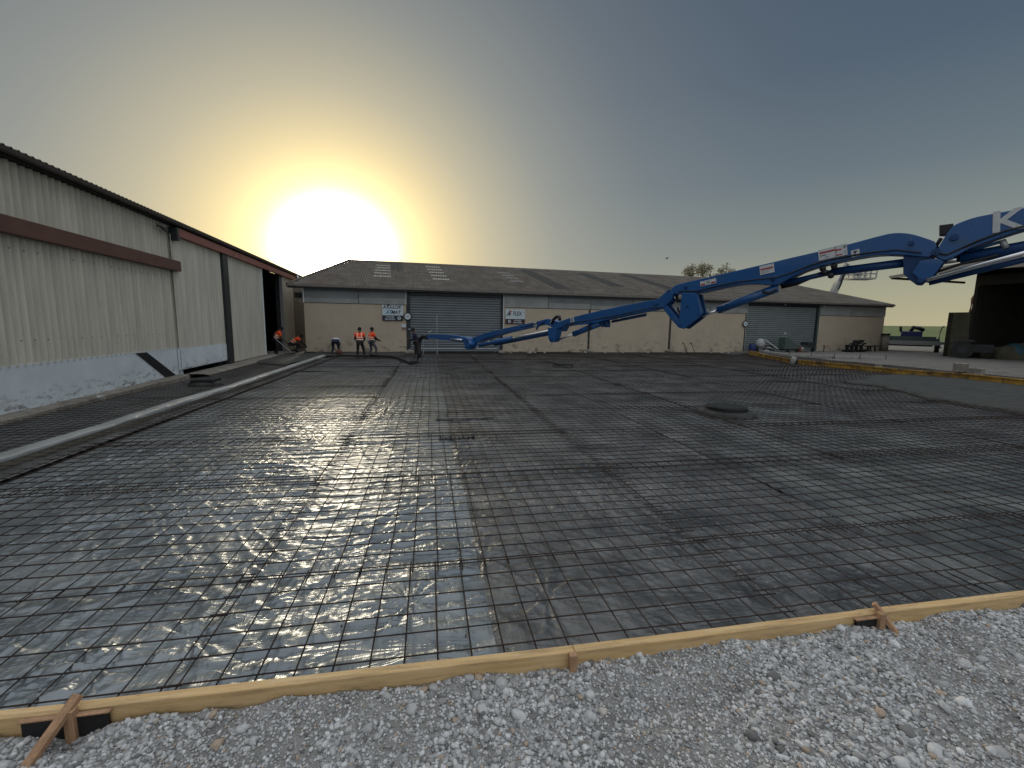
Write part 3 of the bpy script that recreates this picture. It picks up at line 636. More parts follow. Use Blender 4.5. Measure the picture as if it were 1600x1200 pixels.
e, wd, z0, hh = signboard((790, 483), (820, 506.5), 'white and maroon workshop sign right of the first roller door', [('A', -.36, .68, .46, decal_ink, .35, True, .8), ('T', -.24, .73, .44, decal_red, 0, True, .8), ('FLEX', .11, .70, .40, decal_ink, 0, True, .72), ('\u00ae', .42, .80, .13, decal_ink, 0, False)], ['ATELIER', 'MAGASIN'], sign_maroon, (-.30, .12))
def roundsign(u, v, label):
    x, z = BS.px(u, v, -.1); p = BS.world(x, -.1, 0); e = empty('round_sign', p, AB, label, 'round sign', 'round signs beside the roller doors')
    MB().tube([(0, .0, z), (0, .03, z)], .27, 24).build('rim', black_paint, e); MB().tube([(0, -.012, z), (0, -.002, z)], .2, 24).build('disc', sign_white, e); MB().tube([(0, -.02, z), (0, -.0125, z)], .07, 16).build('centre_mark', steel, e)
roundsign(637, 494.5, 'round white disc sign on the post left of the first roller door'); roundsign(1165, 506, 'round white disc sign left of the second roller door')
x, z = BS.px(631, 510, -.03); p = BS.world(x, -.03, 0); e = empty('notice_plate', p, AB, 'small square notice below the white and navy workshop sign', 'notice')
MB().box(-.14, .14, 0, .02, z-.06, z+.14).build('upper_plate', sign_white, e); MB().box(-.13, .13, 0, .02, z-.23, z-.065).build('lower_plate', mat('notice_pink', (.22, .13, .15), .6), e)
def walllamp(u, v, label):
    x, z = BS.px(u, v, -.15); e = empty('wall_lamp', BS.world(x, -.15, 0), AB, label, 'lamp')
    MB().bar((0, .15, z), (0, .0, z), .04).build('bracket', steel, e); MB().ball((0, -.02, z-.03), .07).build('housing', white_paint, e, True)
walllamp(1288, 478, 'small white lamp under the eave right of the second roller door'); walllamp(1227, 475, 'tiny white lamp under the eave above the second roller door')
x, z = BS.px(639.5, 514.5, -.04); tag(MB().ball((0, 0, z), .05).build('door_switch', white_paint, None, True, BS.world(x, -.04, 0)), 'small white switch on the dark post left of the first roller door', 'switch')
# downpipe of the barn corner
def rock(name, p, r, m, label, cat, group=None, sz=.6, lump=.25):
    V, Fc = icos(2); V = V*(1+RNG.uniform(-lump, lump, (len(V), 1)))*np.array([r, r*.8, r*sz]); o = mesh(name, V, Fc, m, loc=(p.x, p.y, p.z+r*sz*.6)); o.rotation_euler.z = random.uniform(0, 3); return tag(o, label, cat, group)
for (u, v, r, lab) in ((640, 553, .42, 'rough concrete footing lump below the door post behind the hose'), (785, 553, .40, 'pale concrete footing lump at the right foot of the first roller door'), (919, 551, .38, 'concrete footing lump under the first joint post right of the maroon sign'), (1046, 550.5, .36, 'concrete footing lump under the middle joint post of the shed wall'), (1158, 549.5, .30, 'concrete footing lump left of the second roller door')):
    rock('footing_lump', G(u, v, .02), r, kerb_mat, lab, 'concrete lump', 'concrete lumps at the shed wall posts', .42)
for i in range(16):
    u = random.uniform(790, 1160); rock('rubble', G(u, 552.0+random.uniform(-.8, .6), .07), random.uniform(.06, .14), conc_pale, 'small rubble stone along the foot of the beige shed wall', 'rubble', 'rubble stones along the shed wall')
# steel guard rail in front of first roller door
o_ = G(683, 556, .0); e = empty('guard_rail', o_, AB, 'thin galvanised rail on posts in front of the first roller door', 'railing')
fr = Frame(o_, AB)
def on(u, v): return Vector((fr.px(u, v)[0], 0, fr.px(u, v)[1]))
MB().tube([on(683, 556), on(682.5, 492)], .035, 8).build('post', steel, e); MB().tube([on(661.5, 553), on(662, 529)], .03, 8).build('post', steel, e)
MB().tube([on(650, 545), on(777, 545)], .03, 8).build('rail', steel, e); MB().box(on(650, 552).x, on(777, 552).x, -.05, .05, -.0, .06).build('foot_beam', steel, e)
fr2 = Frame(G(773, 551, .0), AB); e = tag(MB().tube([(0, 0, 0), (fr2.px(781, 508)[0], .3, fr2.px(781, 508)[1])], .05, 8).build('leaning_pole', white_paint, None, True, G(773, 551, 0)), 'white pole leaning at the right edge of the first roller door', 'pole'); e.rotation_euler.z = AB
# bent hook rods
for k, (u, lab) in enumerate(((1075, 'left thin bent rod standing at the shed wall'), (1087, 'right thin bent rod standing at the shed wall'))):
    fk = Frame(G(u, 552.5, 0), AB); q = lambda a, b: (fk.px(a, b)[0], 0, fk.px(a, b)[1])
    o = MB().tube([q(u, 552.5), q(u-4, 545), q(u-6.5, 536.5), q(u-7.5, 535), q(u-8.5, 535.6), q(u-9, 538)], .022, 6).build('hook_rod', dark_steel, None, True, fk.o); o.rotation_euler.z = AB; tag(o, lab, 'rod', 'bent rods leaning at the shed wall')

# ================================================================== LEFT BARN
LX = -7.75
barn = empty('barn', (LX, 0, 0), 0, 'tall cream corrugated barn with brown door rails and a white base on the left', 'barn')
LF = Frame((LX, 0), PI/2)         # local x of the frame = world y
def lyz(u, v, off=0.0):           # y, z on a plane off metres in front of the wall
    d = ray(u, v); t = (LX+off)/d.x; return d.y*t, d.z*t+H
def vcorr(y0, y1, z0, z1, off, m, name, per=.20, amp=.045, parent=None, z0b=None):
    n = int((y1-y0)/per*8); V = []
    for i in range(n+1):
        y = y0+(y1-y0)*i/n; x = off+amp*math.sin(2*PI*y/per); V += [(x, y, z0), (x, y, z1)]
    return mesh(name, V, [(2*i, 2*i+2, 2*i+3, 2*i+1) for i in range(n)], m, parent or barn, smooth=True)
yA = lyz(278, 500)[0]; yP0 = lyz(345, 480)[0]; yP1 = lyz(353, 480)[0]; yO0 = lyz(408, 480)[0]; yO1 = lyz(440, 480)[0]; yW = lyz(458, 500)[0]
EAV = 5.17
vcorr(-6, yA, 1.03, EAV, .0, cream_clad, 'cladding')
MB().box(-.25, .02, -6, yA+.02, -.1, 1.06).build('plinth', white_plinth, barn)
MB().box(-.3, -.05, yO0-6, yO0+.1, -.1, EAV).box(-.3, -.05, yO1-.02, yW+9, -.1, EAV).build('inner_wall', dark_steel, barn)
# sliding leaves under the upper rail
d1 = MB().box(.04, .10, yA-.3, yP0, .28, 1.02).build('sliding_door', white_plinth, barn)
vcorr(yA-.3, yP0, 1.0, 4.88, .09, cream_clad, 'door_cladding', .10, .013, d1)
vcorr(yA-.28, yP0-.02, .33, .98, .115, white_plinth, 'door_foot', .12, .006, d1)
MB().box(.02, .20, yP0, yP1, .0, 4.88).build('door_edge_post', dark_steel, barn)
d2 = MB().box(.05, .07, yP1, yO0, .12, 4.88).build('sliding_door', cream_clad, barn)
vcorr(yP1+.01, yO0, .14, 4.88, .10, cream_clad, 'door_cladding', .20, .008, d2)
MB().box(.05, .13, yO0, yO0+.08, .12, 4.88).build('edge_trim', white_plinth, d2)
MB().box(-.05, .12, yO1-.10, yO1+.02, .0, 5.0).build('door_post', steel, barn)
MB().box(-.05, .08, yO1+.02, yW, .05, 5.02).build('end_panel', cream_clad, barn)
MB().box(-.10, .0, yW, yW+9, .0, EAV).build('end_wall', kerb_mat, barn)  # darker material puts the narrow alley's shade into the wall colour
# rails
y1, _ = lyz(278, 410, .15); MB().box(.06, .24, -6, y1, lyz(100, 375, .15)[1]-.14, lyz(100, 375, .15)[1]+.20).build('door_rail', rail_brown, barn, bevel=.01)
y2, z2 = lyz(272, 358, .15); zt = 5.11
MB().box(.06, .26, y2, y2+5.6, 4.83, zt).build('door_rail', rail_red, barn, bevel=.01); MB().box(.06, .26, y2+5.62, yW+.2, 4.83, zt).build('door_rail', rail_red, barn, bevel=.01)
MB().box(.04, .3, y2-.16, y2-.01, 4.66, 5.09).build('rail_bracket', dark_steel, barn)
# branch-like cable tangle at the rail bracket
for k in range(3): MB().tube([(.1, y2-.15, 4.95), (.2, y2-.5, 4.83+.06*k), (.15, y2-.8-.1*k, 4.9+.04*k), (.2, y2-1.2, 4.98-.04*k)], .018, 5).build('cable', black_rubber, barn)
# eave: gutter, fascia, roof above
MB().box(-.05, .24, -6, 38, EAV-.02, EAV+.02).build('soffit', hangar_mat, barn)
MB().prism([(.24, EAV+.10), (.255, EAV+.02), (.30, EAV-.015), (.345, EAV+.02), (.36, EAV+.10), (.345, EAV+.10), (.33, EAV+.03), (.30, EAV+.005), (.27, EAV+.03), (.255, EAV+.10)], -6, lyz(487, 433, .4)[0]).build('gutter', mat('brown_gutter', (.06, .048, .04), .6, var=.3), barn)
MB().box(.20, .235, -6, 36, EAV+.0, EAV+.09).build('fascia', mat('dark_brown_fascia', (.05, .035, .025), .7), barn)
V = []; n = int(44/.177*7); 
for i in range(n+1):
    y = -6+44*i/n; s = .028*math.sin(2*PI*y/.177)
    for (x, z) in ((.30, EAV+.13), (-9, EAV+.13+9.3*.16)): V.append((x, y, z+s))
mesh('roof', V, [(2*i, 2*i+2, 2*i+3, 2*i+1) for i in range(n)], roof_mat, barn, smooth=True)
# black diagonal stripe on the plinth
P = [lyz(212, 552, .03), lyz(229, 550.5, .03), lyz(278.5, 589, .03), lyz(262, 592, .03)]
V = [(.021, y, z) for y, z in P]+[(.04, y, z) for y, z in P]; MB().add(V, [(3, 2, 1, 0), (4, 5, 6, 7), (0, 1, 5, 4), (1, 2, 6, 5), (2, 3, 7, 6), (3, 0, 4, 7)]).build('diagonal_stripe', black_paint, barn)
# bolt rows on the cladding
for zz, nm in ((1.55, 0), (3.4, 1)):
    mb = MB()
    for k in range(int((yA+4)/.354)): mb.ball((.03, -4+k*.354, zz), .013, 1, 6)
    mb.build('bolt_row', dark_steel, barn)
# kerb along the barn
def kerb(pts, wd, zt_, name, label, cat, m=kerb_mat):
    V = []; nn = len(pts)
    for i, p in enumerate(pts):
        j = random.uniform(-.03, .03)
        V += [(p[0], p[1], -.1), (p[0], p[1], zt_+j*.4), (p[0]+wd*.8+j, p[1], zt_-.01+j*.3), (p[0]+wd+j, p[1], zt_-.05), (p[0]+wd+j*1.5, p[1], -.1)]
    Fc = [(i*5+k, i*5+k+1, i*5+k+6, i*5+k+5) for i in range(nn-1) for k in range(4)]; o = mesh(name, V, Fc, m); return tag(o, label, cat)
kerb([(LX+.0, y) for y in np.arange(-4, yA, .4)], .32, .13, 'concrete_kerb', 'stained concrete kerb along the white barn base', 'kerb')
kerb([(LX+.1, y) for y in np.arange(yA, yO0+.5, .4)], .75, .11, 'concrete_apron', 'raised concrete sill in front of the sliding doors', 'concrete sill')
tag(MB().box(-.9, 1.1, -1.9, 1.9, -.05, .09).build('doorway_slab', kerb_mat, None, False, (LX, (yO0+yO1)/2, 0)), 'flat concrete threshold inside the dark barn doorway', 'threshold')
# outer walls, plus an added dark sheet standing for the shade inside
MB().box(-9, -8.9, -6, 38, -.1, 6.6).box(-9, 0, 37.9, 38, -.1, 5.1).box(-9, 0, -6, -5.9, -.1, 5.1).box(-1.5, -1.4, -6, 38, -.1, 5.35).build('outer_wall_shade_sheet', hangar_mat, barn)
# white elbow downpipe and bracket where barn meets shed
y3, z3 = lyz(465, 436, .5); e = empty('downpipe', (LX+.5, y3, 0), 0, 'pale elbow downpipe where the barn eave meets the workshop gutter', 'downpipe')
MB().tube([(0, 0, 5.1), (.05, -.05, 4.95), (.3, -.3, 4.75), (.32, -.3, 4.3), (.32, -.3, 3.9)], .06, 10).build('pipe', white_paint, e, True)
MB().box(-.15, .75, -.5, -.1, 3.6, 3.95).build('hopper', dark_steel, e); MB().tube([(.15, -.35, 3.6), (.15, -.35, 3.2)], .07, 8).build('outlet', white_paint, e, True)

# long form wrapped in silver plastic between strip and slab
CP = [G(u, v, 0) for u, v in [(-330, 838), (0, 733), (175, 676), (285, 636), (362, 612), (508, 559)]]
def curve_pts(P, n):
    out = []
    for i in range(len(P)-1):
        L = (P[i+1]-P[i]).length; k = max(2, int(L/.12))
        for j in range(k): out.append(P[i].lerp(P[i+1], j/k))
    out.append(P[-1]); return out
def ZT(y): return .055+.05*float(vn(np.array(y*.35), np.array(3.)))+.03*float(vn(np.array(y*2.), np.array(8.)))
pts = curve_pts(CP, 0); V = []; prof = [(.05, -9), (.052, -8), (.035, .150), (-.02, .168), (-.12, .172), (-.17, .165), (-.20, .145), (-.215, .06), (-.24, -.02)]
for i, p in enumerate(pts):
    y = p.y
    for j, (dx, z) in enumerate(prof):
        a = .018*(vn(np.array(y*2.2), np.array(j*.9))-.5)*2+.010*(vn(np.array(y*7.1), np.array(j*1.3+40))-.5)*2
        if z < -5: z = ZT(y)+(.035 if z > -8.5 else 0.0)
        V.append((p.x+dx+float(a)*.6, p.y, z+float(a)*.5))
k = len(prof); form = empty('covered_form', (0, 0, 0), 0, 'long low form wrapped in silver grey plastic along the left side of the slab', 'form')
mesh('plastic_wrap', V, [(i*k+j, (i+1)*k+j, (i+1)*k+j+1, i*k+j+1) for i in range(len(pts)-1) for j in range(k-1)], poly_silver, form, smooth=True)
V = []
for i, p in enumerate(pts):
    y = p.y; zt_ = ZT(y)+.02
    V += [(p.x+.045, y, -.02), (p.x+.04, y, zt_), (p.x-.0, y, zt_+.004)]
mesh('exposed_board', V, [(i*3+j, (i+1)*3+j, (i+1)*3+j+1, i*3+j+1) for i in range(len(pts)-1) for j in range(2)], mat('grey_weathered_board', (.17, .155, .125), .85, var=.3, scale=3, stretch=(6, .4, 6)), form)
# drain box in the barn strip
def drainbox(p, w_, hh, label, ang=0, collar=True, gw=.8, rnd=False):
    e = empty('drain_box', (p.x, p.y, 0), ang, label, 'drain box')
    if collar:
        V = []; n = 28
        for r, z in ((w_*.98, .0), (w_*.86, hh*.45), (w_*.72, hh*.62), (.3, hh*.62)):
            for k in range(n):
                a = 2*PI*k/n; q = 1/max(abs(math.cos(a)), abs(math.sin(a))); q = 1+(q-1)*.12; j = 1+random.uniform(-.05, .05); V.append((r*q*math.cos(a)*j*.8, r*q*math.sin(a)*j*.8, z))
        mesh('collar', V, [(i*n+k, i*n+(k+1) % n, (i+1)*n+(k+1) % n, (i+1)*n+k) for i in range(3) for k in range(n)], wet_conc, e)
    if rnd:
        g = gw/2; V = []; n = 40
        for (r, z) in ((g, hh*.5), (g, hh), (g-.06, hh), (g-.06, hh*.5)): V += [(r*math.cos(2*PI*k/n), r*math.sin(2*PI*k/n), z) for k in range(n)]
        mesh('frame', V, [(i*n+k, i*n+(k+1) % n, ((i+1) % 4)*n+(k+1) % n, ((i+1) % 4)*n+k) for i in range(4) for k in range(n)], black_paint, e)
        mb = MB()
        for k in range(15):
            x = -g+.08+(2*g-.16)*k/14; c = math.sqrt(max(0, (g-.05)**2-x*x)); mb.box(x-.012, x+.012, -c, c, hh-.05, hh+.015)
        mb.build('grate', dark_steel, e); return e
    g = gw/2; MB().box(-g, g, -g, -g+.05, hh*.5, hh).box(-g, g, g-.05, g, hh*.5, hh).box(-g, -g+.05, -g+.05, g-.05, hh*.5, hh).box(g-.05, g, -g+.05, g-.05, hh*.5, hh).build('frame', black_paint, e)
    mb = MB(); n = 14
    for k in range(n): x = -g+.06+(2*g-.12)*k/(n-1); mb.box(x-.012, x+.012, -g+.05, g-.05, hh-.05, hh+.012)
    mb.build('grate', dark_steel, e); return e
drainbox(G(1134, 648, 0), .85, .21, 'round black drain grate on a low concrete collar among the mesh', -.25, True, .92, True)
drainbox(G(880, 573.5, 0), .7, .16, 'low flat drain box in the mesh toward the shed wall', .1, True, .7)
drainbox(G(322, 602, 0), .6, .20, 'low grey drain box in the strip before the barn doors', .0, True, .62)

# ================================================================== RIGHT SIDE: yellow form, yard, hangar
YP = [G(u, v, 0) for u, v in [(1171, 556), (1186, 559.5), (1240, 570), (1330, 579), (1400, 587), (1500, 594.5), (1600, 606), (1800, 630)]]
ycv = [0, 5]
e = empty('formwork_beam', YP[2], 0, 'long yellow timber formwork beam closing the right side of the slab', 'formwork')
for i in range(1, len(YP)-1):
    a, b = YP[i]-YP[2], YP[i+1]-YP[2]; t = (b-a).normalized()
    mb = MB().bar(a+Vector((0, 0, .15)), b-t*.01+Vector((0, 0, .15)), .06, .22); mb.build('beam', yellow_form, e)
    MB().bar(a+Vector((0, 0, .285)), b-t*.01+Vector((0, 0, .285)), .12, .045).build('top_flange', yellow_form, e)
tag(MB().bar((0, 0, .24), YP[1]-YP[0]+Vector((0, 0, .24)), .08, .30).build('formwork_end', yellow_form, None, False, YP[0]), 'short bright yellow formwork end piece at the second roller door', 'formwork')
q = G(1238, 571, 0); e = empty('pipe_stub', q, .4, 'grey white pipe stub standing against the yellow formwork beam', 'pipe')
MB().tube([(-.08, 0, 0), (-.05, -.05, .35), (.0, -.06, .44)], .13, 12).build('pipe', conc_pale, e, True); MB().tube([(.14, -.12, .0), (.14, -.12, .34)], .09, 10).build('socket', black_rubber, e, True); MB().tube([(-1.3, -.5, .04), (-.6, -.55, .05), (-.05, -.1, .06)], .05, 8).build('feed_pipe', black_rubber, e, True)
# raised pale slab edge behind the yellow beam
SLP = [G(u, v, .12) for u, v in [(1183, 549.5), (1230, 556), (1300, 559.5), (1380, 561)]]
mb = MB()
for a, b in zip(SLP[:-1], SLP[1:]): mb.bar(a-SLP[0]-Vector((0, 0, .0)), b-SLP[0], .25, .26)
e = empty('slab_edge', SLP[0], 0, 'pale raised slab edge with short pegs behind the yellow beam', 'slab edge'); mb.build('edge', conc_pale, e)
for k in range(7):
    f_ = k/6*2.999; i = int(f_); p = SLP[i].lerp(SLP[i+1], f_-i)-SLP[0]; MB().tube([p+Vector((0, -.16, -.1)), p+Vector((0, -.16, .3))], .02, 6).build('peg', dark_steel, e)
def ybox(u, v, s, label):
    p = G(u, v, .1); o = MB().box(-s, s, -s*.7, s*.7, 0, s*1.3).build('concrete_block', kerb_mat, None, False, p, bevel=.03); o.rotation_euler.z = u*.7; tag(o, label, 'concrete block', 'pale blocks in the yard')
ybox(1500, 581, .32, 'larger pale concrete block in the yard behind the yellow beam'); ybox(1524, 586, .24, 'smaller pale concrete block nearer the yellow beam'); ybox(1372, 574.5, .16, 'tiny pale lump beside the yellow beam')
yard = [G(u, v, .1) for u, v in [(1383, 552), (1480, 560), (1640, 566), (1640, 560), (1478, 553), (1390, 545)]]

# tool clutter in front of second roller door
def atwall(u, dy=-1.2, z=.1): return BS.world(BS.px(u, 548, dy)[0], dy, z)
def thing(name, u, v, label, cat, ang=0, group=None, z=.1):
    p = atwall(u, -1.3) if u < 1300 else G(u, v, z)
    if 1370 < u < 1390: p = atwall(u, -.3)
    return empty(name, p, ang, label, cat, group), p
sc = 36/690.0
e, p = thing('blue_drum', 1175, 549, 'blue plastic drum at the left foot of the second roller door', 'drum'); MB().tube([(0, 0, 0), (0, 0, .04), (0, 0, .3), (0, 0, .6), (0, 0, .66)], [.23, .26, .27, .26, .23], 14).build('shell', blue_plastic, e, True); MB().tube([(0, 0, .66), (0, 0, .70)], .07, 8).build('bung', black_paint, e)
e, p = thing('mixer', 1186, 549, 'small pale concrete mixer beside the blue drum', 'concrete mixer', .3)
MB().tube([(-.05, 0, .35), (0, 0, .5), (.1, 0, .8), (.2, 0, 1.0)], [.2, .36, .36, .2], 14).build('drum', lift_grey, e, True)
for s in (-1, 1): MB().tube([(s*.3, -.25, 0), (0, 0, .6), (s*.3, .25, 0)], .025, 6).build('leg', steel, e)
MB().tube([(-.35, -.1, .18), (-.35, .1, .18)], .18, 14).build('wheel', black_rubber, e)
e, p = thing('pipe_bundle', 1198, 549, 'heap of dark hose coils and fittings between mixer and leaning board', 'hose heap', .2)
for k in range(4):
    pts = [(.35*math.cos(a)+.1*k-.1, .25*math.sin(a), .1+.12*k+.05*math.sin(a*2)) for a in np.linspace(0, 2*PI, 20)]; MB().tube(pts, .05, 6).build('hose_coil', black_rubber if k % 2 else lift_grey, e)
f3 = Frame(atwall(1205, -1.6), AB); e = tag(MB().bar((f3.px(1195, 531)[0], 0, f3.px(1195, 531)[1]), (f3.px(1215, 545)[0], 0, f3.px(1215, 545)[1]), .12, .05).build('leaning_board', white_paint, None, False, f3.o), 'pale board leaning left across the second roller door', 'board'); e.rotation_euler.z = AB
e, p = thing('site_compressor', 1232, 549.5, 'grey green site machine with sloping cover and handle at the second roller door', 'machine', AB)
MB().prism([(-.75, .25), (.65, .25), (.75, .45), (-.45, 1.15), (-.72, 1.2)], -.35, .35).build('body', green_metal, e, bevel=.02)
MB().tube([(-.5, 0, 1.5), (.2, 0, 1.25), (.9, 0, .75)], .03, 6).build('handle', steel, e); MB().ball((-.52, 0, 1.52), .07).build('handle_knob', white_paint, e); MB().box(-.6, .6, -.3, .3, .15, .25).build('chassis', black_paint, e)
for s in (-.5, .5): MB().tube([(s, -.42, .15), (s, -.36, .15)], .15, 14).build('wheel', black_rubber, e)
e, p = thing('fuel_can', 1247, 550, 'dull red fuel can beside the grey green machine', 'can', .3); MB().box(-.2, .2, -.13, .13, 0, .48).build('body', red_paint, e, bevel=.03); MB().tube([(-.1, 0, .48), (-.1, 0, .54), (.1, 0, .54), (.1, 0, .48)], .02, 6).build('handle', black_paint, e)
e, p = thing('bucket', 1252, 550, 'pale bucket right of the red can', 'bucket'); MB().tube([(0, 0, 0), (0, 0, .42)], [.15, .2], 14).build('pail', conc_pale, e, True); MB().tube([(-.2, 0, .42), (0, 0, .58), (.2, 0, .42)], .012, 5).build('bail', steel, e)
e, p = thing('wheelbarrow', 1262, 550, 'dark wheelbarrow tipped at the right end of the second roller door', 'wheelbarrow', .2)
MB().prism([(-.5, .45), (.35, .4), (.6, .8), (-.6, .8)], -.3, .3).build('tray', dark_steel, e); MB().tube([(.62, -.05, .2), (.62, .05, .2)], .2, 14).build('wheel', black_rubber, e)
for s in (-.25, .25): MB().tube([(.6, 0, .2), (-.3, s, .4), (-.95, s, .6)], .025, 6).build('handle', steel, e)
e, p = thing('water_tap', 1287, 550, 'small dark standpipe at the beige wall', 'standpipe'); MB().tube([(0, 0, 0), (0, 0, .45)], .035, 6).build('pipe', dark_steel, e); MB().ball((0, 0, .5), .07).build('tap_head', red_paint, e)
# black implement frame
fi = Frame(atwall(1333, -1.5), AB); q = lambda u, v, y=0: (fi.px(u, v)[0], y, fi.px(u, v)[1])
e = empty('implement_frame', fi.o, AB, 'black steel farm implement frame with three openings by the beige wall', 'farm implement')
mb = MB(); mb.bar(q(1322, 547.5), q(1347, 547.5), .2, .14).bar(q(1322, 540), q(1347, 540), .2, .14)
for u in (1323.5, 1331, 1338, 1345.5): mb.bar(q(u, 547.5), q(u, 540), .2, .16)
mb.build('frame', black_paint, e); MB().tube([q(1346, 541), q(1349, 537.5), q(1352.5, 536.5)], .09, 8).build('hitch_arm', black_paint, e); MB().prism([q(1333, 539)[::2], q(1336, 531.5)[::2], q(1339, 533)[::2], q(1344, 531)[::2], q(1349, 531.5)[::2], q(1346, 535)[::2], q(1341, 538)[::2]], -.15, .15).build('upper_bracket', black_paint, e)
MB().tube([q(1324, 541, -.2), q(1328, 537), q(1334, 537)], .06, 8).build('top_link', black_paint, e)
for u in (1325, 1344): MB().tube([q(u, 547, -.5), q(u, 549, .5)], .12, 8).build('foot', black_paint, e)
ft = Frame(atwall(1366, -1.5), AB); q = lambda u, v, y=0: (ft.px(u, v)[0], y, ft.px(u, v)[1])
e = empty('trestle', ft.o, AB, 'low black trestle frame beside the farm implement', 'trestle')
MB().bar(q(1352, 541), q(1376, 540.5), .12, .10).build('top_bar', black_paint, e)
for u in (1356, 1360, 1367): MB().bar(q(u, 541), q(u, 549), .10, .10).build('leg', black_paint, e)
# concrete pillar at the shed corner
e, p = thing('corner_pillar', 1381, 549, 'round grey pillar with a dark cap at the right corner of the workshop', 'pillar', 0); MB().tube([(0, 0, 0), (0, 0, 1.45)], [.30, .27], 14).build('shaft', kerb_mat, e, True); MB().tube([(0, 0, 1.45), (0, 0, 1.6)], .34, 14).build('cap', black_paint, e, True)
# flatbed trailer with blue machine
e, p = thing('farm_trailer', 1420, 549.5, 'low grey flatbed trailer parked before the green field', 'trailer', -.93)
k = p.length/690.0; wd = 52*k
MB().box(-wd/2+.1, wd/2-.1, 0, 2.6, .95, 1.2).build('deck', green_metal, e, bevel=.03); MB().box(-wd/2, wd/2, -.06, .0, .62, .98).build('tail_board', lift_grey, e, bevel=.02); MB().box(-wd/2+.35, wd/2-.35, .0, .1, 1.2, 1.38).build('headboard', green_metal, e)
MB().box(-wd/2+.5, wd/2-.5, .3, .5, .5, .62).build('axle', black_paint, e)
for s in (-1, 1):
    wl = MB().tube([(s*(wd/2-.36), .5, .42), (s*(wd/2-.06), .5, .42)], .42, 18).build('wheel', black_rubber, e); MB().tube([(s*(wd/2-.06), .5, .42), (s*(wd/2-.04), .5, .42)], .2, 12).build('rim', lift_grey, wl)
    MB().box(s*wd/2-.12, s*wd/2+.12, -.02, 1.0, .78, .95).build('mudguard', lift_grey, e)
b_ = BS.a
e2 = empty('blue_machine', p+Vector((1.6, 1.1, 1.205)), -.93, 'dark blue machine carried on the flatbed trailer', 'machine'); MB().box(-.75, .75, -.4, .4, 0, .62).build('body', blue_plastic, e2, bevel=.04); MB().bar((-.75, 0, .55), (-.82, 0, 1.05), .2).build('lever', black_paint, e2); MB().tube([(-.1, 0, .62), (.1, 0, 1.0), (.5, 0, .9), (.85, 0, .7)], .17, 8).build('engine_top', black_paint, e2, True)
# hangar
A = G(1480, 557, .1); e_dir = Vector((.05, -1, 0)); hang = empty('hangar', (A.x, A.y, .1), math.atan2(-1, .05), 'dark open fronted hangar with wide eave and low concrete wall at the right edge', 'hangar')
# local: x along the front toward the viewer, y = away to the right (+), z up
HZ = 6.08
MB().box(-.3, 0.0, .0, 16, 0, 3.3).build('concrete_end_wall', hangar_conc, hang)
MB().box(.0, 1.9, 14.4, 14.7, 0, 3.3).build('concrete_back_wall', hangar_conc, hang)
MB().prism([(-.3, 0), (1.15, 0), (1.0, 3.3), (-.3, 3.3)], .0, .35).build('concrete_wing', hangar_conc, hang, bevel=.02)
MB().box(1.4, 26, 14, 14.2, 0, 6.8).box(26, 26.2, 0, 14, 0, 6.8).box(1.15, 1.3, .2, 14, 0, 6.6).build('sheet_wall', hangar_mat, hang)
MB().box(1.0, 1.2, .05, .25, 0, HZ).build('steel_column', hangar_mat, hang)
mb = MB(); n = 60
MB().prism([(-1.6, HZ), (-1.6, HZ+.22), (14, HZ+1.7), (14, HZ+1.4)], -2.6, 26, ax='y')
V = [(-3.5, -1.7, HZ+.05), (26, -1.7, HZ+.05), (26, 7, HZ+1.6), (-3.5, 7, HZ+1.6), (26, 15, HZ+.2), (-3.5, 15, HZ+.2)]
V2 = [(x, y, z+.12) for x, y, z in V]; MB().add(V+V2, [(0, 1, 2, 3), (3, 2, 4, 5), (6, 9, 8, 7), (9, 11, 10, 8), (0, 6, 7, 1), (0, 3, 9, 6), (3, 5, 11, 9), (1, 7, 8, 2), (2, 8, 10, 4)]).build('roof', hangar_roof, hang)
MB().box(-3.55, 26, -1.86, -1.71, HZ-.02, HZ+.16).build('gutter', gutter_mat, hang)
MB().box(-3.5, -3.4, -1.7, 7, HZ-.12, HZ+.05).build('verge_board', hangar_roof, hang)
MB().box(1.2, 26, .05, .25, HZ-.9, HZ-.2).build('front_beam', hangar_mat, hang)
pq = G(1505, 556, .1); e = empty('bent_pipe', (pq.x, pq.y, .1), 0, 'rusty bent pipe rising behind the low hangar wall', 'pipe')
MB().tube([(0, 0, 3.3), (0.05, 0, 4.4), (.3, 0, 4.75), (.75, 0, 4.85)], .09, 8).build('pipe', stake_wood, e, True); MB().tube([(1.05, 0, 3.3), (1.2, 0, 6.5)], .06, 6).build('stay', dark_steel, e)
pq = G(1482, 548, .1); fr4 = Frame((pq.x, pq.y), YAW); pts = [Vector((.25*math.cos(a)-.0, 0, 1.3+1.05*math.sin(a))) for a in np.linspace(PI*.45, PI*1.55, 16)]
o = MB().tube(pts, .055, 8).build('wheel_hoop', black_rubber, None, True, (pq.x-.25, pq.y+.5, .1)); o.rotation_euler.z = YAW-.6; tag(o, 'thin black hoop sticking out behind the low hangar wall', 'hoop')
e, p = thing('parked_tractor', 1510, 560, 'dark machine with a wheel parked in the hangar mouth', 'machine', -.9)
MB().tube([(-.3, -.2, .6), (-.3, .2, .6)], .6, 22).build('tyre', black_rubber, e); MB().tube([(-.3, -.23, .6), (-.3, .23, .6)], .26, 16).build('rim', dark_steel, e); MB().box(-.2, 1.3, .1, .9, .4, 1.0).build('body', black_paint, e, bevel=.05); MB().prism([(-.9, 1.2), (.3, 1.2), (.2, 1.32), (-.8, 1.3)], -.25, .3).build('mudguard', dark_steel, e)
e, p = thing('covered_heap', 1585, 562, 'heap of dark branches and gear with a turquoise tarp in the hangar', 'covered heap', -1.2)
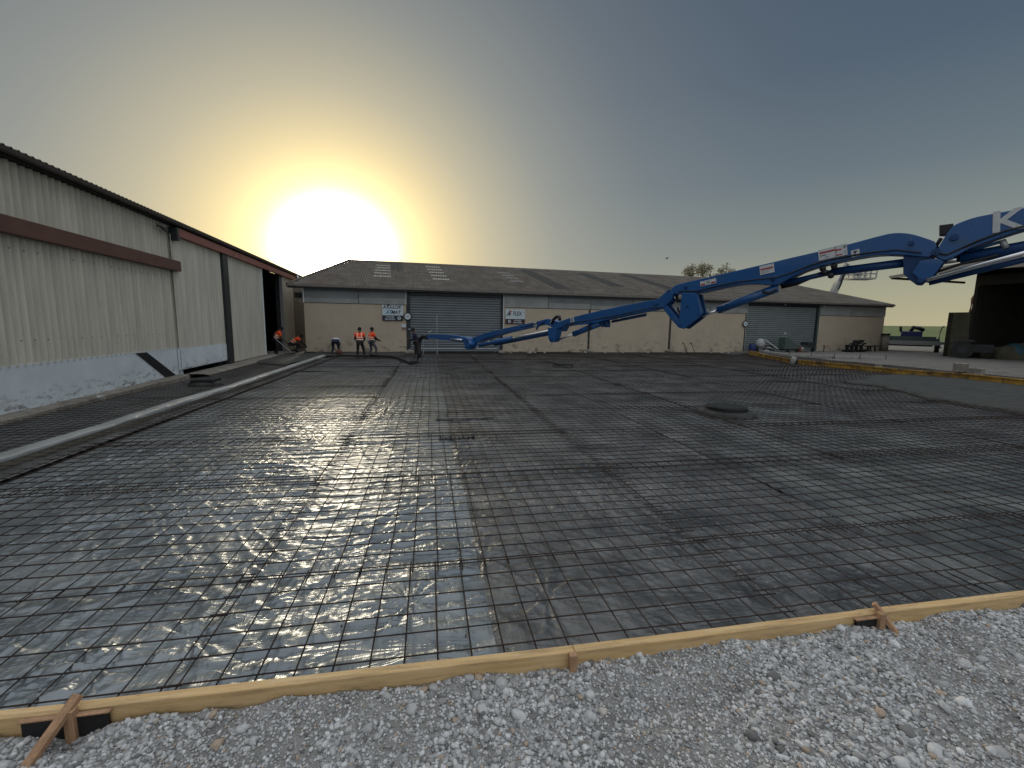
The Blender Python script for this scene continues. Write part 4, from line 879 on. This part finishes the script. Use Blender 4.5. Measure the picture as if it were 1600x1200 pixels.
V, Fc = icos(3); V = V*(1+.2*np.sin(V[:, :1]*5)*np.cos(V[:, 1:2]*4))*np.array([1.5, 1.0, 1.1]); mesh('heap', V, Fc, hangar_conc, e); 
MB().ball((0, 0, .35), .82, 1.0, 16).build('tarp', turq, e, True)
# ================================================================== PLACING BOOM
tipG = G(648, 567, 0)
Pr = W(1600, 400, 8.0); BA = math.atan2(Pr.y-tipG.y, Pr.x-tipG.x); BF = Frame(tipG, BA)
boom = empty('concrete_boom', BF.o, BA, 'long blue folding concrete placing boom reaching over the slab with a hanging hose', 'concrete pump boom')
def bp(px, off=0.0): return [BF.px(u, v, off) for u, v in px]
def bpart(name, px, y0, y1, m, parent=None, bevel=.012):
    return MB().prism(bp(px), y0, y1).build(name, m, parent or boom, bevel=bevel)
S1 = [(1720, 300), (1600, 325), (1550, 334), (1522, 339.5), (1502, 346.6), (1490, 352), (1480, 364), (1467, 385), (1459, 399), (1474, 408), (1493, 400.5), (1513, 389), (1539, 379), (1564, 370), (1600, 358), (1720, 326)]
S2 = [(1466, 379), (1445, 371), (1422.5, 364.5), (1402.7, 363), (1385, 365), (1321, 382.5), (1270, 394.5), (1222, 405.5), (1215, 407.5), (1140, 425), (1075, 440), (1060, 443.5), (1050, 448), (1046, 456), (1054, 460), (1087, 458), (1100, 455.5), (1140, 446), (1175, 442.5), (1207, 446), (1217, 443.5), (1237, 432.5), (1260, 421), (1300, 410.5), (1350, 400.5), (1380, 397), (1411, 398), (1437, 400.5), (1457, 402)]
S3 = [(1034, 469), (1020, 468), (995, 473), (970, 478), (936, 485), (900, 493.6), (878, 500), (866, 506), (866, 515), (874, 511), (900, 507), (922, 507), (946, 500), (990, 490), (1030, 483), (1036, 476)]
S4 = [(860, 503), (850, 498), (842, 498), (830, 502), (786, 511), (760, 517), (740, 523), (726, 529), (727, 537), (740, 534.5), (757, 529), (775, 522), (798, 516.5), (830, 509), (840, 506.5), (852, 510), (860, 515)]
S5 = [(662, 524.5), (672, 522.5), (690, 522), (720, 525.5), (727, 531), (724, 535), (700, 532.5), (680, 529.5), (664, 528.5)]
def densify(P, it=1):
    for _ in range(it):
        out = []
        for i in range(len(P)):
            a, b = P[i], P[(i+1) % len(P)]; out += [(a[0]*.75+b[0]*.25, a[1]*.75+b[1]*.25), (a[0]*.25+b[0]*.75, a[1]*.25+b[1]*.75)]
        P = out
    return P
s1 = bpart('boom_section', densify(S1), 0, .42, boom_blue); s2 = bpart('boom_section', densify(S2), .03, .40, boom_blue); s3 = bpart('boom_section', densify(S3), .05, .34, boom_blue); s4 = bpart('boom_section', densify(S4), .36, .62, boom_blue); s5 = bpart('boom_section', densify(S5), .08, .30, boom_blue)
# knuckles and links
bpart('knuckle', [(1411, 399), (1459, 401), (1468, 411), (1449, 436), (1439.5, 444.5), (1431, 444), (1420, 436), (1410.6, 427)], .07, .35, boom_dark)
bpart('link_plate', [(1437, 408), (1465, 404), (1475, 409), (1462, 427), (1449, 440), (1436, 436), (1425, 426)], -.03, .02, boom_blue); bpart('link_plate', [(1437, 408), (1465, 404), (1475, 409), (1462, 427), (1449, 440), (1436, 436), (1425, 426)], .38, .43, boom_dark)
bpart('sensor_box', [(1467, 350.5), (1490, 347.5), (1490, 353), (1479, 366), (1467, 366)], .1, .3, black_paint)
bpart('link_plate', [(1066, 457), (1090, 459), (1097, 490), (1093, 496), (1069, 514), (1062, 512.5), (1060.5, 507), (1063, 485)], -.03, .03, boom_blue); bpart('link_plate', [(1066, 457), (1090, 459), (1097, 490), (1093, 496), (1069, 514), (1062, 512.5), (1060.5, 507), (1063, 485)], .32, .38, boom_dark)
bpart('link_core', [(1070, 458), (1086, 459), (1094, 489), (1068, 509), (1065, 500)], .03, .32, boom_dark)
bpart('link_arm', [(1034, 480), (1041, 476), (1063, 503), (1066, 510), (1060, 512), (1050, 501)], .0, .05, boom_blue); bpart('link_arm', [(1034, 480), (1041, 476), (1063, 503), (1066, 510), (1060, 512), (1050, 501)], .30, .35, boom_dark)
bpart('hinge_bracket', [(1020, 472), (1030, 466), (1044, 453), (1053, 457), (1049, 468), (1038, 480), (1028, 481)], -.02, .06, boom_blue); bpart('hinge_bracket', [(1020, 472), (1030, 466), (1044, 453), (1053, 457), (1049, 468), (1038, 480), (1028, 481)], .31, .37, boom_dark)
bpart('link_plate', [(855, 512), (869, 512), (868, 522), (865, 534), (859, 535), (856, 528)], .02, .34, boom_blue)
bpart('hinge_bracket', [(852, 499), (862, 502), (873, 509), (868, 518), (858, 516), (850, 508)], .30, .66, boom_blue)
bpart('link_plate', [(721, 526), (728, 528), (733, 538), (730, 546), (726.5, 546), (722, 534)], .06, .5, boom_blue)
# pins
def pin(u, v, r, y0, y1, m=boom_dark, name='pin'):
    r *= .62; x, z = BF.px(u, v); MB().tube([(x, y0, z), (x, y1, z)], r, 16).build(name, m, boom, bevel=.004)
for (u, v, r) in ((1491, 371, .10), (1463, 394, .11), (1424, 380, .07), (1439, 438, .08), (1207, 437, .06), (1071, 449, .055), (1046, 454, .05), (1075, 479, .06), (1028, 475, .05), (1091, 491, .045), (1064, 509, .045), (861, 530, .05), (922, 504, .05), (729, 531, .06), (727, 543, .05)): pin(u, v, r, -.05, .45)
# cylinders: barrel and rod
def cyl(name, a, b, r, y, m, mid=None, split=None):
    A = Vector((BF.px(*a)[0], y, BF.px(*a)[1])); B = Vector((BF.px(*b)[0], y, BF.px(*b)[1])); MB().tube([A, B], r, 14).build(name, m, boom, True); return A, B
cyl('cylinder_barrel', (1212, 449), (1118, 484), .105, .18, boom_blue); cyl('cylinder_rod', (1119, 483.5), (1093, 494), .035, .18, chrome)
cyl('cylinder_barrel', (1720, 363), (1500, 403), .12, .2, boom_dark); cyl('cylinder_rod', (1505, 402), (1468, 408), .06, .2, chrome)
cyl('delivery_pipe', (1720, 362), (1448, 437.5), .045, -.02, chrome); cyl('delivery_pipe', (1720, 374), (1450, 440), .06, .3, boom_dark)
cyl('cylinder_barrel', (1430, 406.5), (1296, 423.5), .09, .24, boom_dark); cyl('cylinder_rod', (1300, 423), (1222, 441), .06, .24, boom_dark)
cyl('cylinder_barrel', (933, 505), (891, 522), .10, .2, boom_blue); cyl('cylinder_rod', (892, 521.5), (864, 532.5), .035, .2, chrome)
cyl('cylinder_rod', (854, 515.5), (762, 535), .035, .3, chrome); cyl('delivery_pipe', (854, 519), (762, 538), .085, .42, boom_dark)
cyl('cylinder_barrel', (792, 528.5), (741, 540), .09, .3, boom_blue); cyl('cylinder_rod', (745, 540), (731, 544), .045, .3, chrome)
cyl('cylinder_rod', (722, 531.2), (703, 529.8), .035, .02, chrome); cyl('delivery_pipe', (946, 502), (1000, 491), .05, .38, boom_dark)
# strut, clamps and hoses on the boom
cyl('strut', (1512, 392), (1566, 376), .03, .1, boom_dark); cyl('strut', (1566, 374), (1573, 387), .05, .1, steel)
for (u, v) in ((1284, 419), (1288, 425), (1297, 430), (1302, 415)): x, z = BF.px(u, v); MB().ball((x, .1, z), .07).build('pipe_clamp', black_paint, boom)
def hose(px, r, y, m=black_rubber, name='hydraulic_hose'):
    pts = [Vector((BF.px(u, v)[0], y+.05*math.sin(i), BF.px(u, v)[1])) for i, (u, v) in enumerate(px)]; MB().tube(pts, r, 8).build(name, m, boom, True)
hose([(859, 506), (861, 499), (866, 494.5), (871, 495), (873, 500)], .06, .1); hose([(830, 515), (830.5, 511), (835, 505.5), (841, 502)], .04, .3, boom_dark); hose([(1052, 462), (1055, 470), (1062, 470), (1066, 462)], .045, .15); hose([(1190, 455), (1200, 458), (1212, 452)], .03, .05); hose([(1054, 480), (1058, 492), (1066, 496)], .03, .18); hose([(1470, 370), (1462, 382), (1466, 396)], .035, .2)
hose([(1283, 424), (1260, 432), (1240, 441), (1215, 447)], .05, .3)
hose([(1060, 456), (1090, 454.5), (1120, 447), (1150, 441), (1185, 437), (1215, 434), (1240, 425.5), (1270, 413), (1300, 405), (1350, 396), (1400, 391), (1440, 396)], .018, -.03)
hose([(880, 508), (905, 503), (930, 499), (960, 493.5), (1000, 485), (1028, 480)], .016, .01); hose([(742, 532), (770, 522), (800, 513), (830, 505)], .016, .33)
hose([(1460, 396), (1480, 398), (1500, 389), (1530, 376), (1570, 362), (1620, 350)], .02, -.04); hose([(1440, 400), (1450, 420), (1460, 425), (1500, 412), (1560, 398)], .025, .1)
bpart('pipe_bracket', [(936, 503), (946, 501), (946, 511), (943, 511.5), (943, 504.5), (939, 505), (939, 511), (936, 511)], .1, .3, boom_dark)
MB().tube([Vector((BF.px(919, 509)[0], .1, BF.px(919, 509)[1])), Vector((BF.px(918, 516)[0], .1, BF.px(918, 516)[1]))], .06, 8).build('valve', black_paint, boom)
bpart('antenna', [(666, 519.5), (670, 516.5), (671, 517.3), (667, 520.3)], .1, .14, white_paint)
# end pipe and hose
hose([(664, 526.5), (656, 526), (651, 530), (650, 540), (652, 552), (653, 559)], .11, .15, black_rubber, 'end_hose')
# decals on the near face
def decal(name, c, w_, h_, m, parent, slope=None, y=-.012, items=()):
    x, z = BF.px(*c); an = slope; e = MB().box(-w_/2, w_/2, 0, .006, -h_/2, h_/2).build(name, m, boom, loc=(x, y, z)); e.rotation_euler = (0, an, 0)
    for (t, tx, tz, sz, mm, rz) in items: textmesh('lettering', t, sz, mm, e, (tx, -.004, tz), (PI/2, rz, 0), .001, 0, True)
    return e
def slope(a, b): A, B = BF.px(*a), BF.px(*b); return -math.atan2(B[1]-A[1], B[0]-A[0])
sg = slope((1215, 407.5), (1321, 382.5))
cc = decal('warning_decal', (1198, 420.5), .32, .22, decal_white, s2, sg, .015); MB().box(-.14, .14, -.004, 0, .0, .035).build('red_stripe', decal_red, cc); 
for k, (wz) in enumerate((-.03, -.06, -.085)): MB().box(-.13, .1-.05*k, -.003, 0, wz, wz+.008).build('text_line', steel, cc)
cc = decal('warning_decal', (1292.5, 396), .34, .24, decal_white, s2, slope((1270, 394.5), (1321, 382.5)), .015); MB().box(-.15, .15, -.004, 0, .025, .06).build('red_stripe', decal_red, cc); MB().box(-.14, -.02, -.004, 0, -.03, -.015).build('black_stripe', decal_ink, cc)
MB().box(-.05, .02, -.004, 0, -.085, -.06).build('drawing', steel, cc)
cc = decal('warning_decal', (1314, 391), .22, .25, decal_white, s2, slope((1270, 394.5), (1321, 382.5)), .015, (('X', .07, .06, .08, decal_ink, 0), ('\u2713' if False else '/', .07, -.06, .08, decal_ink, 0))); MB().box(-.1, .01, -.004, 0, .01, .04).build('red_stripe', decal_red, cc); MB().box(-.1, .01, -.004, 0, -.1, -.075).build('red_stripe', decal_red, cc)
decal('section_number', (1336.5, 395.5), .15, .15, decal_white, s2, slope((1321, 382.5), (1385, 365)), .015, (('2', 0, 0, .15, decal_ink, PI),))
cc = decal('warning_decal', (1106, 441), .42, .13, decal_white, s2, slope((1075, 440), (1140, 425)), .015); MB().box(-.19, -.08, -.004, 0, -.05, -.01).build('red_stripe', decal_red, cc); MB().box(.08, .19, -.004, 0, -.05, -.01).build('red_stripe', decal_red, cc); MB().box(-.04, .05, -.004, 0, -.03, .04).build('drawing', steel, cc)
decal('section_number', (893, 499.5), .15, .17, decal_white, s3, slope((878, 500), (936, 485)), .035, (('3', 0, 0, .17, decal_ink, PI),)); decal('section_number', (826.5, 506.3), .15, .16, decal_white, s4, slope((786, 511), (830, 502)), .345, (('4', 0, 0, .16, decal_ink, PI),))
# big white letters
A, B = BF.px(1556, 366), BF.px(1555, 334); hK = (Vector((A[0], A[1]))-Vector((B[0], B[1]))).length
x, z = BF.px(1597, 339); tl = textmesh('lettering', 'KCP', hK*1.42, decal_white, boom, (x, -.006, z), (PI/2, 0, 0), .002, 0, True)
vx = [v.co.x for v in tl.data.vertices]; W3 = max(vx)-min(vx); sxx = (BF.px(1597, 345)[0]-BF.px(1551, 345)[0])*3.35/W3; tl.scale = (sxx, 1, 1)
sl_ = slope((1550, 334), (1600, 325)); tl.rotation_euler = (PI/2, sl_*.95, 0)
xk, zk = BF.px(1551, 350); tl.location = (xk-min(vx)*sxx*math.cos(sl_), -.008, zk+(-min(vx)*sxx)*math.sin(-sl_))
# hose lying on the ground
hp = [G(u, v, .1) for u, v in [(652, 556), (653, 562), (650, 566), (642, 567), (632, 563), (622, 559), (611, 557), (598, 556.5), (580, 556)]]
hp[0].z = 1.0; hp[1].z = .35; hp[0].x, hp[0].y = hp[1].x, hp[1].y
tag(MB().tube([p-hp[3] for p in hp], .085, 10).build('ground_hose', black_rubber, None, True, hp[3]), 'black concrete hose curving over the mesh to the left of the boom tip', 'hose')
# ================================================================== FAR THINGS
LD = 46.0; c0 = W(1297, 466, LD); fl = Frame(c0, YAW); q = lambda u, v, y=0.0: Vector((fl.px(u, v)[0], y, fl.px(u, v)[1]))
lift = empty('boom_lift', c0*1.0, YAW, 'pale aerial work platform raised behind the workshop roof', 'aerial lift'); lift.location.z = 0
MB().bar(q(1297, 468), q(1310, 441), .55, .5).build('lower_arm', lift_grey, lift); MB().bar(q(1305, 450), q(1320, 417), .38, .36).build('upper_arm', steel, lift); MB().bar(q(1307, 452, -.3), q(1317, 428, -.3), .12).build('cable_track', dark_steel, lift)
MB().tube([q(1318, 418), q(1322, 412), q(1325, 414), q(1328, 424)], .16, 8).build('jib', lift_grey, lift)
bk = MB().box(q(1328, 436).x, q(1363, 436).x, -.5, .9, q(1330, 436.5).z, q(1330, 434).z).build('platform_floor', lift_grey, lift)
mb = MB(); xl, xr = q(1326, 425).x, q(1364, 425).x; zb, zt_, zm = q(1340, 434).z, q(1340, 422).z, q(1340, 428).z
for y in (-.5, .9):
    for x in np.linspace(xl+.1, xr, 5): mb.bar((x, y, zb), (x, y, zt_), .10)
    for z in (zt_, zm): mb.bar((xl, y, z), (xr, y, z), .10)
for x in (xl, xr):
    for z in (zt_, zm): mb.bar((x, -.5, z), (x, .9, z), .10)
mb.build('guard_rail', lift_grey, lift); MB().box(q(1329, 430).x, q(1342, 430).x, -.45, -.2, q(1330, 432).z, q(1330, 424).z).build('control_panel', lift_grey, lift)
MB().box(-.9, .9, -1.2, 1.2, 0.1, 1.2).build('base', lift_grey, lift); MB().bar((0, 0, 1.2), q(1297, 468), .5).build('mast', lift_grey, lift)
for sx_ in (-1, 1):
    for y in (-.9, .9): MB().tube([(sx_*.9, y, .45), (sx_*1.2, y, .45)], .42, 14).build('wheel', black_rubber, lift)
# tree
TD = 62.0; tc_ = W(1108, 428, TD); tree = empty('tree', (tc_.x, tc_.y, 0), 0, 'round open crowned tree behind the workshop roof', 'tree')
R_ = 36*TD/690; cz = tc_.z+.35; mb = MB(); mb.tube([(0, 0, 0), (.05, 0, 3), (0, .1, cz-2.2)], [.32, .26, .2], 8); tips = []
def branch(p, d, L, r, lv):
    q_ = p+d*L; mb.tube([p, p.lerp(q_, .5)+Vector((random.uniform(-.1, .1),)*3), q_], [r, r*.8, r*.55], 5, False)
    if lv == 0: tips.append(q_); return
    for _ in range(3 if lv > 1 else 4):
        nd = (d+Vector((random.gauss(0, .55), random.gauss(0, .55), random.gauss(.05, .4)))).normalized(); branch(q_, nd, L*.72, r*.6, lv-1)
for k in range(5):
    a = 2*PI*k/5; branch(Vector((0, .1, cz-2.3)), Vector((math.cos(a)*1.1, math.sin(a)*1.1, .7)).normalized(), 1.55, .13, 3)
mb.build('trunk', bark, tree)
V = []; Fc = []
for tpt in tips:
    if random.random() < .12: continue
    for _ in range(24):
        c = tpt+Vector((random.gauss(0, .22), random.gauss(0, .22), random.gauss(0, .2))); a = Vector((random.gauss(0, 1), random.gauss(0, 1), random.gauss(0, 1))).normalized()*random.uniform(.06, .13); b = a.cross(Vector((random.gauss(0, 1), random.gauss(0, 1), 1))).normalized()*a.length*.7
        i = len(V); V += [c-a, c+b, c+a, c-b]; Fc.append((i, i+1, i+2, i+3))
mesh('crown', V, Fc, leafm, tree)
bd = W(1042, 403.5, 40); e = empty('bird', bd, .3, 'tiny dark bird flying above the workshop roof', 'bird')
V, Fc = icos(2); mesh('body', V*np.array([.17, .06, .055]), Fc, black_paint, e, smooth=True)
for s in (-1, 1): MB().add([(.06, 0, .02), (-.06, 0, .02), (-.05, s*.16, .07), (.03, s*.17, .07), (-.07, s*.3, .03)], [(0, 1, 2, 3), (3, 2, 4)]).build('wing', black_paint, e)

# ================================================================== PEOPLE
def skinmesh(name, verts, edges, radii, m, parent, root=0, sub=1):
    me = bpy.data.meshes.new(name); me.from_pydata([tuple(v) for v in verts], edges, []); me.materials.append(m)
    o = bpy.data.objects.new(name, me); COL.objects.link(o); o.parent = parent
    md = o.modifiers.new('skin', 'SKIN'); md.use_smooth_shade = True
    if not me.skin_vertices: me.attributes.get('x')
    sv = me.skin_vertices[0].data if me.skin_vertices else None
    if sv is None: return o
    for i, r in enumerate(radii): sv[i].radius = (r, r) if not isinstance(r, tuple) else r
    sv[root].use_root = True
    s = o.modifiers.new('sub', 'SUBSURF'); s.levels = sub; s.render_levels = sub; return o
def person(u, v, heading, label, J, col, z=.0, group='construction workers at the shed wall', tapes=True, scale=1.0):
    """J: joints in body space (x right, y forward, z up) - pelvis, chest, neck, head, and per side elbow, hand, knee, ankle"""
    p = G(u, v, z); e = empty('person', p, heading, label, 'person', group); e.scale = (scale,)*3
    g = {k: Vector(x) for k, x in J.items()}
    pel, che, nec, hd = g['pelvis'], g['chest'], g['neck'], g['head']
    side = (g.get('side') or Vector((1, 0, 0))).normalized()
    V = [pel, pel.lerp(che, .5), che, nec, nec.lerp(hd, .45), hd, hd+(hd-nec).normalized()*.09]; E = [(0, 1), (1, 2), (2, 3), (3, 4), (4, 5), (5, 6)]; Rr = [(.14, .11), (.13, .10), (.16, .11), (.065, .065), (.06, .06), (.088, .098), (.07, .075)]
    for s, sd in ((-1, 'l'), (1, 'r')):
        sh = che+side*s*.19+(nec-che)*.55; el, ha = g['elbow_'+sd], g['hand_'+sd]; b = len(V); V += [sh, el, ha]; E += [(2, b), (b, b+1), (b+1, b+2)]; Rr += [.06, .045, .03]
        hdn = (ha-el).normalized(); wd_ = hdn.cross(Vector((0, 1, .3))).normalized(); pm = ha+hdn*.06; V.append(pm); E.append((b+2, b+3)); Rr.append((.028, .02))
        for f_, (o_, L_) in enumerate(((-.03, .07), (-.01, .08), (.01, .076), (.03, .062))):
            c = len(V); V += [pm+wd_*o_+hdn*.03, pm+wd_*o_+hdn*(.03+L_)+Vector((0, .02, -.01))]; E += [(b+3, c), (c, c+1)]; Rr += [.009, .008]
        c = len(V); V += [ha+wd_*.045+hdn*.02, ha+wd_*.06+hdn*.06]; E += [(b+2, c), (c, c+1)]; Rr += [.010, .009]
        hp_ = pel+side*s*.09-Vector((0, 0, .03)); kn_, an_ = g['knee_'+sd], g['ankle_'+sd]; b = len(V); V += [hp_, kn_, an_]; E += [(0, b), (b, b+1), (b+1, b+2)]; Rr += [.085, .055, .038]
        V.append(an_+Vector((0, .14, -.05))); E.append((b+2, b+3)); Rr.append((.04, .03))
    skinmesh('body', V, E, Rr, col[0], e)
    # trousers
    V = [pel+Vector((0, 0, .02)), ]; E = []; Rr = [(.165, .135)]
    for s, sd in ((-1, 'l'), (1, 'r')):
        hp_ = pel+side*s*.095-Vector((0, 0, .06)); b = len(V); V += [hp_, g['knee_'+sd], g['knee_'+sd].lerp(g['ankle_'+sd], .85)]; E += [(0, b), (b, b+1), (b+1, b+2)]; Rr += [.105, .078, .062]
    skinmesh('trousers', V, E, Rr, col[2], e)
    # upper garment with sleeves
    V = [pel.lerp(che, .08), pel.lerp(che, .5), che, che.lerp(nec, .7)]; E = [(0, 1), (1, 2), (2, 3)]; Rr = [(.185, .145), (.175, .14), (.20, .145), (.11, .09)]
    for s, sd in ((-1, 'l'), (1, 'r')):
        sh = che+side*s*.20+(nec-che)*.5; b = len(V); V += [sh, sh.lerp(g['elbow_'+sd], .7)]; E += [(2, b), (b, b+1)]; Rr += [.09, .07]
    top = skinmesh('vest' if tapes else 'shirt', V, E, Rr, col[1], e)
    # long sleeves (jacket) below the vest
    if col[4]:
        for s, sd in ((-1, 'l'), (1, 'r')):
            sh = che+side*s*.19+(nec-che)*.5; skinmesh('sleeve', [sh, g['elbow_'+sd], g['hand_'+sd]], [(0, 1), (1, 2)], [.07, .058, .042], col[4], e, 0)
    if tapes:
        ax = (che-pel).normalized(); fw = ax.cross(side).normalized()
        for f_ in (.30, .62):
            c = pel.lerp(che, f_); ring = [c+side*math.cos(a)*.192+fw*math.sin(a)*.158 for a in np.linspace(0, 2*PI, 17)[:-1]]; V = [r-ax*.026 for r in ring]+[r+ax*.026 for r in ring]
            MB().add(V, [(k_, (k_+1) % 16, 16+(k_+1) % 16, 16+k_) for k_ in range(16)]).build('tape', reflect, top)
        for s in (-1, 1):
            c = [pel.lerp(che, .62)+side*s*.1, che+side*s*.11, che.lerp(nec, .6)+side*s*.1]; MB().add([c[0]-fw*.165-side*.022, c[0]-fw*.165+side*.022, c[1]-fw*.165-side*.022, c[1]-fw*.165+side*.022, c[2]-fw*.12-side*.022, c[2]-fw*.12+side*.022], [(0, 1, 3, 2), (2, 3, 5, 4)]).build('tape', reflect, top)
            MB().add([c[0]+fw*.165-side*.022, c[0]+fw*.165+side*.022, c[1]+fw*.165-side*.022, c[1]+fw*.165+side*.022, c[2]+fw*.12-side*.022, c[2]+fw*.12+side*.022], [(0, 1, 3, 2), (2, 3, 5, 4)]).build('tape', reflect, top)
    # head: hair cap, face
    ax = (hd-nec).normalized(); fw = (g.get('look') or Vector((0, 1, 0))).normalized(); fw = (fw-ax*fw.dot(ax)).normalized(); sd_ = fw.cross(ax)
    MB().ball(hd+ax*.045-fw*.018, .105, 1.05, 12).build('hair' if not col[5] else 'cap', col[5] or hair, e, True)
    fc = MB(); c = hd+ax*.01; fc.ball(c+fw*.10-ax*.005, .016, 1.4, 6); fc.ball(c+sd_*.095, .022, 1.4, 6); fc.ball(c-sd_*.095, .022, 1.4, 6); fc.build('nose_and_ears', col[0], e, True)
    ey = MB(); ey.ball(c+fw*.092+sd_*.034+ax*.028, .011, 1, 6); ey.ball(c+fw*.092-sd_*.034+ax*.028, .011, 1, 6); ey.ball(c+fw*.092-ax*.045, .015, .4, 6); ey.build('eyes_and_mouth', hair, e)
    for sd in 'lr':
        an_ = g['ankle_'+sd]; MB().tube([an_+Vector((0, -.05, -.01)), an_+Vector((0, -.04, -.06)), an_+Vector((0, .1, -.065)), an_+Vector((0, .19, -.07))], [.05, .055, .05, .035], 8).tube([an_+Vector((0, 0, .12)), an_+Vector((0, 0, -.06))], .058, 8).build('boot', black_rubber, e, True)
    return e
stand = dict(pelvis=(0, 0, .95), chest=(0, .02, 1.30), neck=(0, .03, 1.47), head=(0, .06, 1.60), elbow_l=(-.26, .05, 1.10), hand_l=(-.18, .26, .98), elbow_r=(.26, .05, 1.10), hand_r=(.18, .26, .98), knee_l=(-.12, .04, .52), ankle_l=(-.15, -.02, .10), knee_r=(.13, .06, .52), ankle_r=(.19, .0, .10))
def pose(**k): d = dict(stand); d.update(k); return d
person(563, 560.5, 0, 'worker in orange vest seen from behind, left of the two standing together', pose(knee_r=(.17, .1, .53), ankle_r=(.24, .02, .1), look=(0, 1, -.1)), (skin, hivis, blackc, None, blackc, None), z=.0)
person(581, 559, -1.0, 'worker in orange vest turned right with arms forward, right of the two together', pose(hand_l=(-.1, .42, 1.0), hand_r=(.12, .45, .98), elbow_l=(-.24, .16, 1.1), elbow_r=(.24, .16, 1.1), knee_r=(.14, .22, .55), ankle_r=(.16, .2, .1), look=(0, 1, -.3)), (skin, hivis, greyc, None, blackc, None))
person(432, 555, -1.1, 'worker in orange vest standing hunched at the dark barn doorway', pose(chest=(0, .14, 1.27), neck=(0, .24, 1.43), head=(0, .34, 1.53), hand_l=(-.15, .5, .85), hand_r=(.15, .48, .82), elbow_l=(-.26, .25, 1.0), elbow_r=(.26, .25, 1.0), look=(0, 1, -.6)), (skin, hivis, blackc, None, None, None), z=.0)
tool = G(466, 549.5, .1)
person(463, 550, -1.35, 'worker in orange vest crouching and reaching down beside the pale end panel', pose(pelvis=(0, -.28, .55), chest=(0, .05, .82), neck=(0, .2, .93), head=(0, .32, .99), elbow_l=(-.22, .32, .62), hand_l=(-.1, .58, .38), elbow_r=(.22, .32, .62), hand_r=(.1, .6, .36), knee_l=(-.2, .2, .52), ankle_l=(-.18, .0, .1), knee_r=(.2, .22, .5), ankle_r=(.2, .05, .1), look=(0, .8, -.6)), (skin, hivis, blackc, None, blackc, None), z=.08)
person(525, 555, .1, 'worker bent double in a white shirt and navy trousers at the beige wall', pose(pelvis=(0, -.12, .92), chest=(0, .26, .97), neck=(0, .42, .88), head=(0, .52, .78), elbow_l=(-.24, .42, .62), hand_l=(-.1, .5, .36), elbow_r=(.24, .42, .62), hand_r=(.12, .52, .34), knee_l=(-.15, .05, .5), ankle_l=(-.2, -.1, .1), knee_r=(.15, .06, .5), ankle_r=(.2, -.08, .1), look=(0, .3, -1)), (skin, whitec, navy, None, None, None), tapes=False)
person(651, 560, 1.35, 'hose operator in dark clothes standing behind the hanging end hose', pose(chest=(0, .08, 1.3), neck=(0, .12, 1.47), head=(0, .18, 1.6), hand_l=(-.12, .38, 1.12), hand_r=(.12, .36, 1.02), elbow_l=(-.25, .14, 1.08), elbow_r=(.25, .14, 1.06), look=(0, 1, -.4)), (skin, navy, blackc, None, navy, None), tapes=False)
# tools in hand: long handled rake/screed by crouching worker, drain rod of standing worker
tp = G(474, 551, .12); o = MB().bar((-.9, -.1, .55), (.35, 0, .0), .04).bar((.1, -.2, .02), (.55, .35, .02), .08, .04).build('screed_tool', dark_steel, None, False, tp); tag(o, 'dark screeding tool held by the crouching worker', 'tool')
tp = G(440, 553, .1); e = empty('rake', tp, .2, 'pale handled rake held by the worker at the barn doorway', 'rake'); MB().tube([(-.35, 0, .95), (.55, 0, .05)], .02, 6).build('handle', steel, e); MB().bar((.5, -.3, .04), (.6, .3, .04), .06).build('head', dark_steel, e)
# brown bag beside the bent worker
tp = G(530, 553, .1); o = rock('sack', tp, .22, mat('brown_sack', (.13, .055, .03), .8), 'small rust brown sack beside the bent worker', 'sack', None, .8, .08)
#END
